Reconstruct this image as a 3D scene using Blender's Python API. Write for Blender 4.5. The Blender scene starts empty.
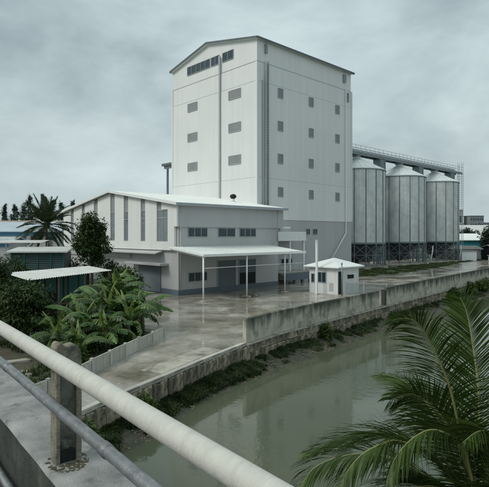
import bpy, bmesh, math, random
from mathutils import Vector, Matrix, noise as mnoise
R = math.radians
random.seed(7)
scene = bpy.context.scene
col = scene.collection

# ------------------------------------------------------------------ camera, sky, sun, exposure
cam = bpy.data.cameras.new('camera')
cam_ob = bpy.data.objects.new('camera', cam)
col.objects.link(cam_ob)
cam_ob.location = (0, 0, 5.7)
cam_ob.rotation_euler = (R(90), 0, 0)
cam.sensor_width = 36.0
cam.lens = 36.81
cam.shift_y = -0.0174
cam.clip_start = 0.05
cam.clip_end = 4000
scene.camera = cam_ob

SUN_AZ = R(-118)          # compass-like: 0 = +Y, clockwise; sun behind left of the camera
SUN_EL = R(44)
w = bpy.data.worlds.new('World')
scene.world = w
w.use_nodes = True
nt = w.node_tree
for n in list(nt.nodes):
    nt.nodes.remove(n)
out = nt.nodes.new('ShaderNodeOutputWorld')
bg = nt.nodes.new('ShaderNodeBackground')
sky = nt.nodes.new('ShaderNodeTexSky')
sky.sky_type = 'NISHITA'
sky.sun_disc = False
sky.sun_elevation = SUN_EL
sky.sun_rotation = SUN_AZ
sky.dust_density = 4.0
tc = nt.nodes.new('ShaderNodeTexCoord')
mp = nt.nodes.new('ShaderNodeMapping')
mp.inputs['Scale'].default_value = (1.0, 1.0, 2.0)
mp.inputs['Location'].default_value = (3.3, 1.7, 0.4)
n1 = nt.nodes.new('ShaderNodeTexNoise')
n1.inputs['Scale'].default_value = 2.6
n1.inputs['Detail'].default_value = 7
n1.inputs['Roughness'].default_value = 0.56
n1.inputs['Distortion'].default_value = 0.25
rp = nt.nodes.new('ShaderNodeValToRGB')
rp.color_ramp.elements[0].position = 0.27
rp.color_ramp.elements[0].color = (0.235, 0.300, 0.320, 1)
rp.color_ramp.elements[1].position = 0.72
rp.color_ramp.elements[1].color = (0.550, 0.645, 0.660, 1)
sep = nt.nodes.new('ShaderNodeSeparateXYZ')
mr = nt.nodes.new('ShaderNodeMapRange')   # overcast sky: brightens towards the zenith
mr.inputs['From Min'].default_value = 0.0
mr.inputs['From Max'].default_value = 1.0
mr.inputs['To Min'].default_value = 9.6
mr.inputs['To Max'].default_value = 15.0
vm = nt.nodes.new('ShaderNodeVectorMath')
vm.operation = 'SCALE'
mx = nt.nodes.new('ShaderNodeMix')
mx.data_type = 'RGBA'
mx.inputs[0].default_value = 0.94
nt.links.new(tc.outputs['Generated'], mp.inputs['Vector'])
nt.links.new(mp.outputs['Vector'], n1.inputs['Vector'])
nt.links.new(n1.outputs['Fac'], rp.inputs['Fac'])
nt.links.new(tc.outputs['Generated'], sep.inputs[0])
nt.links.new(sep.outputs['Z'], mr.inputs['Value'])
nt.links.new(rp.outputs['Color'], vm.inputs[0])
nt.links.new(mr.outputs['Result'], vm.inputs['Scale'])
nt.links.new(sky.outputs['Color'], mx.inputs[6])
nt.links.new(vm.outputs['Vector'], mx.inputs[7])
nt.links.new(mx.outputs[2], bg.inputs['Color'])
bg.inputs['Strength'].default_value = 0.1
nt.links.new(bg.outputs['Background'], out.inputs['Surface'])

sun = bpy.data.lights.new('sun', 'SUN')
sun.energy = 1.5
sun.angle = R(22)
sun.color = (1.0, 0.96, 0.89)
sun_ob = bpy.data.objects.new('sun', sun)
col.objects.link(sun_ob)
sd = Vector((math.sin(SUN_AZ) * math.cos(SUN_EL), math.cos(SUN_AZ) * math.cos(SUN_EL), math.sin(SUN_EL)))
sun_ob.rotation_euler = sd.to_track_quat('Z', 'Y').to_euler()

vs = scene.view_settings
vs.view_transform = 'Standard'
vs.look = 'None'
vs.gamma = 1.0
vs.use_curve_mapping = False
vs.exposure = 0.22

# ------------------------------------------------------------------ helpers
class MB:
    def __init__(s):
        s.v = []; s.f = []
    def add(s, vs_, fs_):
        o = len(s.v)
        s.v += [tuple(p) for p in vs_]
        s.f += [tuple(i + o for i in f) for f in fs_]
        return s
    def box(s, x0, x1, y0, y1, z0, z1):
        return s.add([(x0,y0,z0),(x1,y0,z0),(x1,y1,z0),(x0,y1,z0),(x0,y0,z1),(x1,y0,z1),(x1,y1,z1),(x0,y1,z1)],
                     [(0,3,2,1),(4,5,6,7),(0,1,5,4),(1,2,6,5),(2,3,7,6),(3,0,4,7)])
    def bar(s, p, q, wx, wz):
        p = Vector(p); q = Vector(q); d = (q - p).normalized()
        up = Vector((0,0,1)) if abs(d.z) < .95 else Vector((1,0,0))
        a = d.cross(up).normalized(); b = a.cross(d).normalized()
        vs_ = []
        for c in (p, q):
            for sx, sz in ((-1,-1),(1,-1),(1,1),(-1,1)):
                vs_.append(c + a*sx*wx/2 + b*sz*wz/2)
        return s.add(vs_, [(0,1,2,3),(7,6,5,4),(0,4,5,1),(1,5,6,2),(2,6,7,3),(3,7,4,0)])
    def tube(s, pts, rad, n=8, cap=True):
        pts = [Vector(p) for p in pts]
        if not isinstance(rad, (list, tuple)): rad = [rad] * len(pts)
        o = len(s.v); ref = None
        for i, p in enumerate(pts):
            d = (pts[min(i+1, len(pts)-1)] - pts[max(i-1, 0)]).normalized()
            if ref is None:
                ref = d.orthogonal().normalized()
            a = (ref - d*ref.dot(d)).normalized(); ref = a
            b = d.cross(a)
            for k in range(n):
                t = 2*math.pi*k/n
                s.v.append(tuple(p + (a*math.cos(t) + b*math.sin(t))*rad[i]))
        for i in range(len(pts)-1):
            for k in range(n):
                k2 = (k+1) % n
                s.f.append((o+i*n+k, o+i*n+k2, o+(i+1)*n+k2, o+(i+1)*n+k))
        if cap:
            s.f.append(tuple(o+k for k in reversed(range(n))))
            s.f.append(tuple(o+(len(pts)-1)*n+k for k in range(n)))
        return s
    def lathe(s, prof, n=24, c=(0,0,0), capb=True, capt=True):
        o = len(s.v)
        for r, z in prof:
            for k in range(n):
                t = 2*math.pi*k/n
                s.v.append((c[0]+r*math.cos(t), c[1]+r*math.sin(t), c[2]+z))
        for i in range(len(prof)-1):
            for k in range(n):
                k2 = (k+1) % n
                s.f.append((o+i*n+k, o+i*n+k2, o+(i+1)*n+k2, o+(i+1)*n+k))
        if capb: s.f.append(tuple(o+k for k in reversed(range(n))))
        if capt: s.f.append(tuple(o+(len(prof)-1)*n+k for k in range(n)))
        return s
    def prism(s, poly, z0, z1):          # poly in xy
        n = len(poly)
        vs_ = [(p[0],p[1],z0) for p in poly] + [(p[0],p[1],z1) for p in poly]
        fs_ = [tuple(reversed(range(n))), tuple(range(n, 2*n))]
        for i in range(n):
            j = (i+1) % n
            fs_.append((i, j, n+j, n+i))
        return s.add(vs_, fs_)
    def prism_y(s, poly, y0, y1):        # poly in xz
        n = len(poly)
        vs_ = [(p[0],y0,p[1]) for p in poly] + [(p[0],y1,p[1]) for p in poly]
        fs_ = [tuple(range(n)), tuple(reversed(range(n, 2*n)))]
        for i in range(n):
            j = (i+1) % n
            fs_.append((j, i, n+i, n+j))
        return s.add(vs_, fs_)
    def prism_x(s, poly, x0, x1):        # poly in yz
        n = len(poly)
        vs_ = [(x0,p[0],p[1]) for p in poly] + [(x1,p[0],p[1]) for p in poly]
        fs_ = [tuple(reversed(range(n))), tuple(range(n, 2*n))]
        for i in range(n):
            j = (i+1) % n
            fs_.append((i, j, n+j, n+i))
        return s.add(vs_, fs_)
    def mesh(s, name, smooth=False):
        m = bpy.data.meshes.new(name)
        m.from_pydata(s.v, [], s.f)
        if smooth:
            m.polygons.foreach_set('use_smooth', [True]*len(m.polygons))
        m.update()
        return m
    def build(s, name, mat, parent=None, smooth=False, bevel=0, loc=None, recalc=True):
        m = s.mesh(name, smooth)
        if recalc:
            bm = bmesh.new(); bm.from_mesh(m)
            bmesh.ops.recalc_face_normals(bm, faces=bm.faces)
            bm.to_mesh(m); bm.free()
        m.materials.append(mat)
        o = bpy.data.objects.new(name, m)
        col.objects.link(o)
        if parent: o.parent = parent
        if loc: o.location = loc
        if bevel:
            md = o.modifiers.new('bevel', 'BEVEL'); md.width = bevel; md.segments = 2
            md.limit_method = 'ANGLE'
        return o

def tag(o, label=None, cat=None, group=None, kind=None):
    if label: o['label'] = label
    if cat: o['category'] = cat
    if group: o['group'] = group
    if kind: o['kind'] = kind
    return o
def thing(name, label, cat, loc=(0,0,0), rz=0, group=None):
    o = bpy.data.objects.new(name, None)
    o.empty_display_size = .3
    col.objects.link(o)
    o.location = loc; o.rotation_euler = (0,0,rz)
    return tag(o, label, cat, group)
def inst(src, parent, loc=(0,0,0), rot=(0,0,0), sc=(1,1,1), name=None):
    o = src.copy(); col.objects.link(o)
    if name: o.name = name
    o.parent = parent; o.location = loc; o.rotation_euler = rot; o.scale = sc
    return o
def copy_tree(src, parent=None):
    kids = list(src.children)
    c = src.copy(); col.objects.link(c); c.parent = parent
    for k in kids: copy_tree(k, c)
    return c

# ------------------------------------------------------------------ materials
def mat(name, color, rough=.6, var=.12, scale=1.5, metallic=0, bump=0, bscale=30, streak=0, spec=.5,
        color2=None, c2scale=.7, c2pos=(.5,.62), island=0, objvar=0, ribs=None, ribdepth=.02, sss=None, translucent=0, aniso=None, topstain=None, sscale=(2.3,2.3,.12)):
    m = bpy.data.materials.new(name)
    m.use_nodes = True
    t = m.node_tree; N = t.nodes; L = t.links
    bs = N['Principled BSDF']
    bs.inputs['Roughness'].default_value = rough
    bs.inputs['Metallic'].default_value = metallic
    bs.inputs['Specular IOR Level'].default_value = spec
    co = N.new('ShaderNodeTexCoord')
    src = co.outputs['Object']
    def noise(sc, vec=src, detail=5, rgh=.55):
        n = N.new('ShaderNodeTexNoise')
        n.inputs['Scale'].default_value = sc; n.inputs['Detail'].default_value = detail
        n.inputs['Roughness'].default_value = rgh
        L.new(vec, n.inputs['Vector'])
        return n.outputs['Fac']
    def ramp(fac, p0, p1, c0=(0,0,0,1), c1=(1,1,1,1)):
        r = N.new('ShaderNodeValToRGB')
        r.color_ramp.elements[0].position = p0; r.color_ramp.elements[0].color = c0
        r.color_ramp.elements[1].position = p1; r.color_ramp.elements[1].color = c1
        L.new(fac, r.inputs['Fac'])
        return r.outputs['Color']
    def mix(fac, a, b, mode='MIX'):
        x = N.new('ShaderNodeMix'); x.data_type = 'RGBA'; x.blend_type = mode
        for sock, val in ((x.inputs[0], fac), (x.inputs[6], a), (x.inputs[7], b)):
            if hasattr(val, 'links') or hasattr(val, 'is_output'):
                L.new(val, sock)
            elif isinstance(val, (int, float)):
                sock.default_value = val
            else:
                sock.default_value = (*val[:3], 1)
        return x.outputs[2]
    anvec = src
    if aniso:
        an = N.new('ShaderNodeMapping'); an.inputs['Scale'].default_value = aniso
        L.new(src, an.inputs['Vector']); anvec = an.outputs['Vector']
    c = tuple(color)
    lo = tuple(x*(1-var) for x in c); hi = tuple(min(1, x*(1+var)) for x in c)
    cur = ramp(noise(scale), .3, .7, (*lo,1), (*hi,1))
    if color2:
        cur = mix(ramp(noise(c2scale, anvec, detail=8, rgh=.65), c2pos[0], c2pos[1]), cur, color2)
    if streak:
        mpn = N.new('ShaderNodeMapping'); mpn.inputs['Scale'].default_value = sscale
        L.new(src, mpn.inputs['Vector'])
        f = ramp(noise(1.6, mpn.outputs['Vector'], 6, .7), .42, .75)
        ml = N.new('ShaderNodeMath'); ml.operation = 'MULTIPLY'; ml.inputs[1].default_value = streak
        L.new(f, ml.inputs[0])
        cur = mix(ml.outputs[0], cur, tuple(x*.35 for x in c))
    if topstain:      # run-off dirt and moss creeping down from the top edge, ragged
        z_lo, z_hi, sc_, dk_ = topstain
        sz = N.new('ShaderNodeSeparateXYZ'); L.new(src, sz.inputs[0])
        m1 = N.new('ShaderNodeMapRange'); m1.inputs['From Min'].default_value = z_lo; m1.inputs['From Max'].default_value = z_hi
        m1.inputs['To Min'].default_value = -.32; m1.inputs['To Max'].default_value = .30
        L.new(sz.outputs['Z'], m1.inputs['Value'])
        mq = N.new('ShaderNodeMapping'); mq.inputs['Scale'].default_value = (sc_, sc_, .25)
        L.new(src, mq.inputs['Vector'])
        a2 = N.new('ShaderNodeMath'); a2.operation = 'ADD'
        L.new(noise(1.0, mq.outputs['Vector'], 7, .65), a2.inputs[0]); L.new(m1.outputs['Result'], a2.inputs[1])
        cur = mix(ramp(a2.outputs[0], .45, .72), cur, dk_)
    if island:
        g = N.new('ShaderNodeNewGeometry')
        r = ramp(g.outputs['Random Per Island'], 0, 1, (1-island,1-island,1-island*1.2,1), (1+island*.6,1+island*.55,1+island*.15,1))
        cur = mix(1.0, cur, r, 'MULTIPLY')
    if objvar:
        g = N.new('ShaderNodeObjectInfo')
        r = ramp(g.outputs['Random'], 0, 1, (1-objvar,1-objvar,1-objvar,1), (1+objvar,1+objvar*.95,1+objvar*.85,1))
        cur = mix(1.0, cur, r, 'MULTIPLY')
    L.new(cur, bs.inputs['Base Color'])
    h = None
    if bump:
        h = noise(bscale, detail=6, rgh=.6)
        b = N.new('ShaderNodeBump'); b.inputs['Strength'].default_value = bump; b.inputs['Distance'].default_value = .03
        L.new(h, b.inputs['Height'])
        L.new(b.outputs['Normal'], bs.inputs['Normal'])
    if ribs:
        s2 = N.new('ShaderNodeSeparateXYZ'); L.new(src, s2.inputs[0])
        if ribs[1] == 'z':
            v = s2.outputs['Z']
        else:
            ad = N.new('ShaderNodeMath'); ad.operation = 'ADD'
            L.new(s2.outputs['X'], ad.inputs[0]); L.new(s2.outputs['Y'], ad.inputs[1]); v = ad.outputs[0]
        mu = N.new('ShaderNodeMath'); mu.operation = 'MULTIPLY'; mu.inputs[1].default_value = 2*math.pi/ribs[0]
        L.new(v, mu.inputs[0])
        si = N.new('ShaderNodeMath'); si.operation = 'SINE'; L.new(mu.outputs[0], si.inputs[0])
        b = N.new('ShaderNodeBump'); b.inputs['Strength'].default_value = 1; b.inputs['Distance'].default_value = ribdepth
        L.new(si.outputs[0], b.inputs['Height'])
        L.new(b.outputs['Normal'], bs.inputs['Normal'])
    if translucent:
        tr = N.new('ShaderNodeBsdfTranslucent'); L.new(cur, tr.inputs['Color'])
        ms = N.new('ShaderNodeMixShader'); ms.inputs[0].default_value = translucent
        L.new(bs.outputs[0], ms.inputs[1]); L.new(tr.outputs[0], ms.inputs[2])
        L.new(ms.outputs[0], N['Material Output'].inputs['Surface'])
    return m

M = {}
M['clad_white'] = mat('clad_white', (.695,.71,.695), .5, .05, .12, streak=.13, sscale=(.9,.9,.03), ribs=(.25,'h'), ribdepth=.0022)
M['clad_grey'] = mat('clad_grey', (.42,.425,.425), .5, .05, .15, streak=.13, sscale=(.9,.9,.03), ribs=(.25,'h'), ribdepth=.0022)
M['gable_white'] = mat('gable_white', (.735,.745,.72), .5, .04, .3, streak=.10, sscale=(.9,.9,.04), ribs=(.25,'h'), ribdepth=.002)
M['trim_grey'] = mat('trim_grey', (.34,.37,.39), .5, .08)
M['duct_grey'] = mat('duct_grey', (.40,.43,.44), .5, .06, 1)
M['seam'] = mat('seam', (.36,.38,.38), .6, .08)
M['trim_dark'] = mat('trim_dark', (.10,.12,.13), .5, .1)
M['roof_white'] = mat('roof_white', (.74,.77,.74), .45, .05, .4, streak=.05)
M['white_paint'] = mat('white_paint', (.76,.78,.77), .45, .05, 2, streak=.1)
M['louver'] = mat('louver', (.27,.29,.29), .55, .08, 1)
M['frame_grey'] = mat('frame_grey', (.30,.33,.35), .45, .05)
M['glass'] = mat('glass', (.020,.040,.048), .08, .3, 1.2, spec=.6)
M['glass_pale'] = mat('glass_pale', (.20,.225,.235), .12, .2, 1.0, spec=.6)
M['plinth'] = mat('plinth', (.10,.135,.16), .6, .1)
M['door_blue'] = mat('door_blue', (.135,.165,.185), .55, .06, ribs=(.12,'z'), ribdepth=.012)
M['dark_hole'] = mat('dark_hole', (.012,.013,.014), .8, .1)
M['galv'] = mat('galv', (.60,.625,.61), .42, .14, .9, metallic=.55, streak=.3, sscale=(1.2,1.2,.05), ribs=(.22,'z'), ribdepth=.0025)
M['galv_roof'] = mat('galv_roof', (.62,.66,.65), .45, .07, .8, metallic=.2, streak=.1)
M['galv_rib'] = mat('galv_rib', (.17,.215,.23), .5, .1, 1, metallic=.3)
M['steel'] = mat('steel', (.20,.235,.245), .5, .12, 1, metallic=.3)
M['steel_pale'] = mat('steel_pale', (.40,.44,.45), .5, .1, 1, metallic=.2)
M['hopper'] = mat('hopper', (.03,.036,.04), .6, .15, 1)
M['parapet'] = mat('parapet', (.47,.445,.37), .8, .18, 1.6, bump=.4, bscale=9, streak=.55, sscale=(2.0,2.0,.35), color2=(.15,.145,.11), c2scale=1.0, c2pos=(.52,.70), topstain=(-.1,1.5,1.5,(.06,.064,.048)))
M['stone'] = mat('stone', (.30,.265,.19), .85, .3, 2.5, bump=.7, bscale=7, color2=(.035,.038,.028), c2scale=1.6, c2pos=(.44,.62), objvar=.5)
M['mortar'] = mat('mortar', (.045,.045,.038), .9, .3, 3, bump=.5, bscale=12)
M['kerb'] = mat('kerb', (.46,.44,.38), .75, .15, 2, bump=.4, bscale=14, color2=(.10,.10,.075), c2scale=1.1, c2pos=(.50,.68), objvar=.2)
M['panel'] = mat('panel', (.46,.45,.40), .8, .12, 2, bump=.3, bscale=12, streak=.6, color2=(.12,.125,.09), c2scale=2.2, c2pos=(.56,.75), objvar=.12)
M['bridge_conc'] = mat('bridge_conc', (.315,.32,.31), .7, .38, 2.6, bump=.8, bscale=70, color2=(.13,.13,.115), c2scale=6, c2pos=(.54,.72))
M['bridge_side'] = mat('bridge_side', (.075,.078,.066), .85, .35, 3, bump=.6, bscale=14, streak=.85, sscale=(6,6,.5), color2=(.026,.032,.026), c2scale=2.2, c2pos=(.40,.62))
M['post_conc'] = mat('post_conc', (.27,.245,.185), .85, .25, 9, bump=.7, bscale=45, streak=.6, sscale=(9,9,1.2), color2=(.07,.075,.06), c2scale=6, c2pos=(.50,.68))
M['post_web'] = mat('post_web', (.15,.15,.125), .85, .3, 9, bump=.7, bscale=45, streak=.4, color2=(.03,.035,.03), c2scale=6)  # darker copy of the post concrete, shade of the recess put into the colour
M['near_black'] = mat('near_black', (.014,.016,.014), .9, .4, 20, bump=.8, bscale=60)
M['rail_white'] = mat('rail_white', (.51,.50,.445), .62, .07, 10, bump=.18, bscale=55, color2=(.40,.40,.355), c2scale=4.5, c2pos=(.46,.80), aniso=(1.4,5.0,1.4))
M['rail_grey'] = mat('rail_grey', (.20,.212,.218), .36, .25, 9, metallic=.3, bump=.3, bscale=50, color2=(.42,.43,.42), c2scale=9, c2pos=(.56,.76), aniso=(2.2,1,2.2))
M['asphalt'] = mat('asphalt', (.05,.05,.052), .8, .2, 4, bump=.5, bscale=60)
M['moss'] = mat('moss', (.085,.078,.04), .95, .4, 20, bump=1, bscale=60)
M['soil'] = mat('soil', (.070,.060,.040), .9, .35, 1.2, bump=.8, bscale=6, color2=(.03,.045,.018), c2scale=.8)
M['field'] = mat('field', (.055,.07,.035), .9, .3, .05, color2=(.12,.115,.09), c2scale=.03)
M['mud'] = mat('mud', (.066,.060,.040), .7, .45, 3.5, bump=1, bscale=9, color2=(.030,.038,.018), c2scale=1.8, c2pos=(.42,.60))
M['hut_wall'] = mat('hut_wall', (.66,.68,.68), .6, .05, 1, streak=.35)
M['teal_tin'] = mat('teal_tin', (.035,.075,.075), .55, .15, 1.3, streak=.5, ribs=(.16,'z'), ribdepth=.02)
M['teal_panel'] = mat('teal_panel', (.025,.13,.115), .5, .2, 1.5, streak=.4)
M['tin_roof'] = mat('tin_roof', (.52,.53,.50), .5, .08, 1.2, streak=.2, color2=(.38,.36,.32), c2scale=1.4, c2pos=(.6,.8))
M['factory_roof'] = mat('factory_roof', (.40,.46,.50), .5, .15, .5, color2=(.30,.25,.19), c2scale=.25, c2pos=(.55,.65))
M['blue'] = mat('blue', (.06,.22,.36), .5, .1, 1)
M['turq'] = mat('turq', (.05,.33,.38), .5, .1, .6)
M['rusty'] = mat('rusty', (.24,.23,.21), .7, .25, .8, color2=(.18,.11,.07), c2scale=.6, c2pos=(.5,.7))
M['brown_roof'] = mat('brown_roof', (.28,.23,.17), .7, .15, .6)
M['beige'] = mat('beige', (.34,.33,.30), .8, .08, .2)
M['conc_far'] = mat('conc_far', (.20,.22,.225), .8, .1, .2)
M['bark'] = mat('bark', (.085,.072,.055), .9, .3, 5, bump=.8, bscale=20)
M['palm_bark'] = mat('palm_bark', (.13,.115,.09), .9, .3, 5, bump=.6, bscale=15)
M['leaf_dark'] = mat('leaf_dark', (.040,.076,.024), .6, .4, 1.3, island=.55, translucent=.2, spec=.25)
M['leaf_mid'] = mat('leaf_mid', (.062,.112,.026), .55, .35, 1.2, island=.5, translucent=.25, spec=.3)
M['leaf_far'] = mat('leaf_far', (.030,.052,.034), .7, .3, .3, island=.5)
M['conifer'] = mat('conifer', (.050,.082,.070), .7, .3, .5, island=.45)
M['banana'] = mat('banana', (.066,.138,.030), .45, .45, 1.8, translucent=.3, objvar=.45, color2=(.16,.13,.05), c2scale=1.6, c2pos=(.66,.78))
M['banana_young'] = mat('banana_young', (.19,.26,.06), .4, .25, 1.8, translucent=.3, objvar=.2)
M['banana_rib'] = mat('banana_rib', (.16,.20,.07), .45, .15, 3)
M['banana_stem'] = mat('banana_stem', (.085,.10,.04), .6, .3, 4, color2=(.06,.04,.025), c2scale=3)
M['frond'] = mat('frond', (.070,.122,.034), .42, .4, 1.5, island=.6, translucent=.3, spec=.4)
M['rachis'] = mat('rachis', (.20,.21,.07), .45, .2, 4)
M['frond_far'] = mat('frond_far', (.036,.066,.024), .6, .3, 1.5, island=.4, translucent=.15)
M['rachis_far'] = mat('rachis_far', (.10,.11,.05), .6, .2, 4)
M['grass'] = mat('grass', (.070,.105,.028), .6, .45, .9, island=.5, translucent=.2)
M['turf'] = mat('turf', (.045,.075,.022), .9, .4, 1.2, bump=.8, bscale=6, color2=(.10,.095,.06), c2scale=.7, c2pos=(.55,.7))
M['rubble'] = mat('rubble', (.13,.12,.095), .85, .4, 6, island=.6)
M['weed'] = mat('weed', (.050,.080,.026), .6, .45, 1.1, island=.5, translucent=.2)
M['yellow'] = mat('yellow', (.55,.30,.03), .5, .1)
M['pot_blue'] = mat('pot_blue', (.03,.07,.14), .45, .15)
M['pot_red'] = mat('pot_red', (.22,.07,.04), .6, .2)
M['wood'] = mat('wood', (.14,.10,.065), .8, .25, 6)
M['wet_conc'] = None
M['apron'] = mat('apron', (.40,.375,.315), .35, .2, 1.2, bump=.3, bscale=12, color2=(.13,.12,.085), c2scale=.9, c2pos=(.50,.66), objvar=.15)

def ground_mat():
    m = bpy.data.materials.new('wet_concrete'); m.use_nodes = True
    t = m.node_tree; N = t.nodes; L = t.links; bs = N['Principled BSDF']
    co = N.new('ShaderNodeTexCoord').outputs['Object']
    def nz(sc, d=7, r=.6, dist=0):
        n = N.new('ShaderNodeTexNoise'); n.inputs['Scale'].default_value = sc; n.inputs['Detail'].default_value = d
        n.inputs['Roughness'].default_value = r; n.inputs['Distortion'].default_value = dist
        L.new(co, n.inputs['Vector']); return n.outputs['Fac']
    def rmp(f, els):
        r = N.new('ShaderNodeValToRGB'); e = r.color_ramp.elements
        e[0].position, e[0].color = els[0][0], (*els[0][1],1)
        e[1].position, e[1].color = els[-1][0], (*els[-1][1],1)
        for p, c in els[1:-1]:
            x = e.new(p); x.color = (*c,1)
        L.new(f, r.inputs['Fac']); return r.outputs['Color']
    base = rmp(nz(.35, 8, .62, .4), [(.30,(.135,.12,.09)),(.5,(.295,.272,.22)),(.66,(.46,.44,.385))])
    fine = rmp(nz(3.5, 6, .65), [(.3,(.72,.72,.72)),(.7,(1.12,1.12,1.12))])
    mx = N.new('ShaderNodeMix'); mx.data_type = 'RGBA'; mx.blend_type = 'MULTIPLY'; mx.inputs[0].default_value = 1
    L.new(base, mx.inputs[6]); L.new(fine, mx.inputs[7])
    brown = N.new('ShaderNodeMix'); brown.data_type = 'RGBA'
    L.new(rmp(nz(.22, 6, .6, .8), [(.54,(0,0,0)),(.68,(.5,.5,.5))]), brown.inputs[0])
    L.new(mx.outputs[2], brown.inputs[6]); brown.inputs[7].default_value = (.15,.112,.06,1)
    L.new(brown.outputs[2], bs.inputs['Base Color'])
    pud = nz(.28, 5, .55, .5)
    rg = rmp(pud, [(.40,(.42,.42,.42)),(.50,(.16,.16,.16)),(.58,(.045,.045,.045))])
    L.new(rg, bs.inputs['Roughness'])
    bs.inputs['Specular IOR Level'].default_value = .6
    b = N.new('ShaderNodeBump'); b.inputs['Distance'].default_value = .012
    st = rmp(pud, [(.42,(.35,.35,.35)),(.56,(.03,.03,.03))])
    L.new(st, b.inputs['Strength']); L.new(nz(9, 6, .65), b.inputs['Height'])
    L.new(b.outputs['Normal'], bs.inputs['Normal'])
    return m
M['wet_conc'] = ground_mat()

def water_mat():
    m = bpy.data.materials.new('canal_water'); m.use_nodes = True
    t = m.node_tree; N = t.nodes; L = t.links; bs = N['Principled BSDF']
    co = N.new('ShaderNodeTexCoord').outputs['Object']
    n0 = N.new('ShaderNodeTexNoise'); n0.inputs['Scale'].default_value = .12; n0.inputs['Detail'].default_value = 4
    L.new(co, n0.inputs['Vector'])
    r = N.new('ShaderNodeValToRGB')
    r.color_ramp.elements[0].position = .3; r.color_ramp.elements[0].color = (.070,.086,.054,1)
    r.color_ramp.elements[1].position = .7; r.color_ramp.elements[1].color = (.096,.110,.070,1)
    L.new(n0.outputs['Fac'], r.inputs['Fac']); L.new(r.outputs['Color'], bs.inputs['Base Color'])
    bs.inputs['Roughness'].default_value = .045
    bs.inputs['IOR'].default_value = 1.34
    bs.inputs['Specular IOR Level'].default_value = .72
    n1 = N.new('ShaderNodeTexNoise'); n1.inputs['Scale'].default_value = 3.4; n1.inputs['Detail'].default_value = 4
    n1.inputs['Roughness'].default_value = .5
    mpn = N.new('ShaderNodeMapping'); mpn.inputs['Scale'].default_value = (1, 1.0, 1); mpn.inputs['Rotation'].default_value = (0,0,R(35))
    L.new(co, mpn.inputs['Vector']); L.new(mpn.outputs['Vector'], n1.inputs['Vector'])
    n2 = N.new('ShaderNodeTexNoise'); n2.inputs['Scale'].default_value = .22; n2.inputs['Detail'].default_value = 2
    L.new(co, n2.inputs['Vector'])
    r2 = N.new('ShaderNodeMapRange'); r2.inputs['From Min'].default_value = .42; r2.inputs['From Max'].default_value = .62
    r2.inputs['To Min'].default_value = .06; r2.inputs['To Max'].default_value = .30
    L.new(n2.outputs['Fac'], r2.inputs['Value'])
    b = N.new('ShaderNodeBump'); b.inputs['Distance'].default_value = .03
    L.new(r2.outputs['Result'], b.inputs['Strength'])
    L.new(n1.outputs['Fac'], b.inputs['Height']); L.new(b.outputs['Normal'], bs.inputs['Normal'])
    return m
M['water'] = water_mat()

# ------------------------------------------------------------------ ground, canal, yard
ROT = R(43.25)
AX = Vector((math.cos(ROT), math.sin(ROT), 0)); BX = Vector((-math.sin(ROT), math.cos(ROT), 0))
WATER_Z = -1.35
# yard edge (top of the retaining wall), from behind the bridge to far away
W = [(-18,-12),(-12,2),(-8.2,10.5),(-5.3,16.1),(-4.46,17.92),(-3.37,19.93),(-2.01,22.62),(0.03,26.27),(2.08,29.33),(4.40,32.12),
     (6.65,34.82),(11.40,40.52),(17.96,48.41),(23.98,55.64),(31.8,65.04),(46,82),(75,116),(140,190),(260,330),(420,520),(800,980)]
E_ = [(-14,-12),(-9.5,2),(-6.6,10),(-3.67,16.47),(-3.0,17.8),(-2.01,20.74),(-0.75,22.9),(1.1,25.2),(3.0,27.7),(5.4,30.9),
     (7.6,33.5),(11.9,38.6),(18.6,46.6),(26.0,55.0),(33.6,63.6),(48,80.5),(77,114),(142,188),(262,328),(422,518),(802,978)]
def offset(pl, d):
    o = []
    for i, p in enumerate(pl):
        a = Vector(pl[max(i-1,0)]); b = Vector(pl[min(i+1,len(pl)-1)])
        t = (b-a).normalized(); n = Vector((t.y, -t.x))
        o.append((p[0]+n.x*d, p[1]+n.y*d))
    return o
RW = offset(E_, 11.2)      # right-hand water edge
RB = offset(E_, 13.0)      # right-hand bank top
g = MB()
for i in range(len(W)-1):
    (x0,y0),(x1,y1) = W[i], W[i+1]
    g.add([(-1500,y0,0),(x0,y0,0),(x1,y1,0),(-1500,y1,0)], [(0,1,2,3)])
for i in range(len(RB)-1):
    (x0,y0),(x1,y1) = RB[i], RB[i+1]
    g.add([(x0,y0,-.05),(2200,y0,-.05),(2200,y1,-.05),(x1,y1,-.05)], [(0,1,2,3)])
g.add([(-1500,-12,0),(-18,-12,0),(-18,-300,0),(-1500,-300,0)], [(0,1,2,3)])
g.add([(-1500,980,0),(800,980,0),(800,3000,0),(-1500,3000,0)], [(0,1,2,3)])
tag(g.build('ground', M['field'], recalc=False), kind='structure')
wt = MB()
for i in range(len(W)-1):
    (x0,y0),(x1,y1) = W[i], W[i+1]; (x2,y2),(x3,y3) = RB[i], RB[i+1]
    wt.add([(x0,y0,WATER_Z),(x2,y2,WATER_Z),(x3,y3,WATER_Z),(x1,y1,WATER_Z)], [(0,1,2,3)])
tag(wt.build('canal_water', M['water'], recalc=False), kind='structure')

def resample(pl, step, start=0, end=None):
    pts = []; L_ = 0; acc = start
    for i in range(len(pl)-1):
        a = Vector(pl[i]); b = Vector(pl[i+1]); d = (b-a).length
        while acc <= L_ + d:
            if end is not None and acc > end: return pts
            t = (acc-L_)/d; pts.append(tuple(a.lerp(b, t))); acc += step
        L_ += d
    return pts
def length_to(pl, i):
    return sum((Vector(pl[k+1])-Vector(pl[k])).length for k in range(i))

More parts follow.
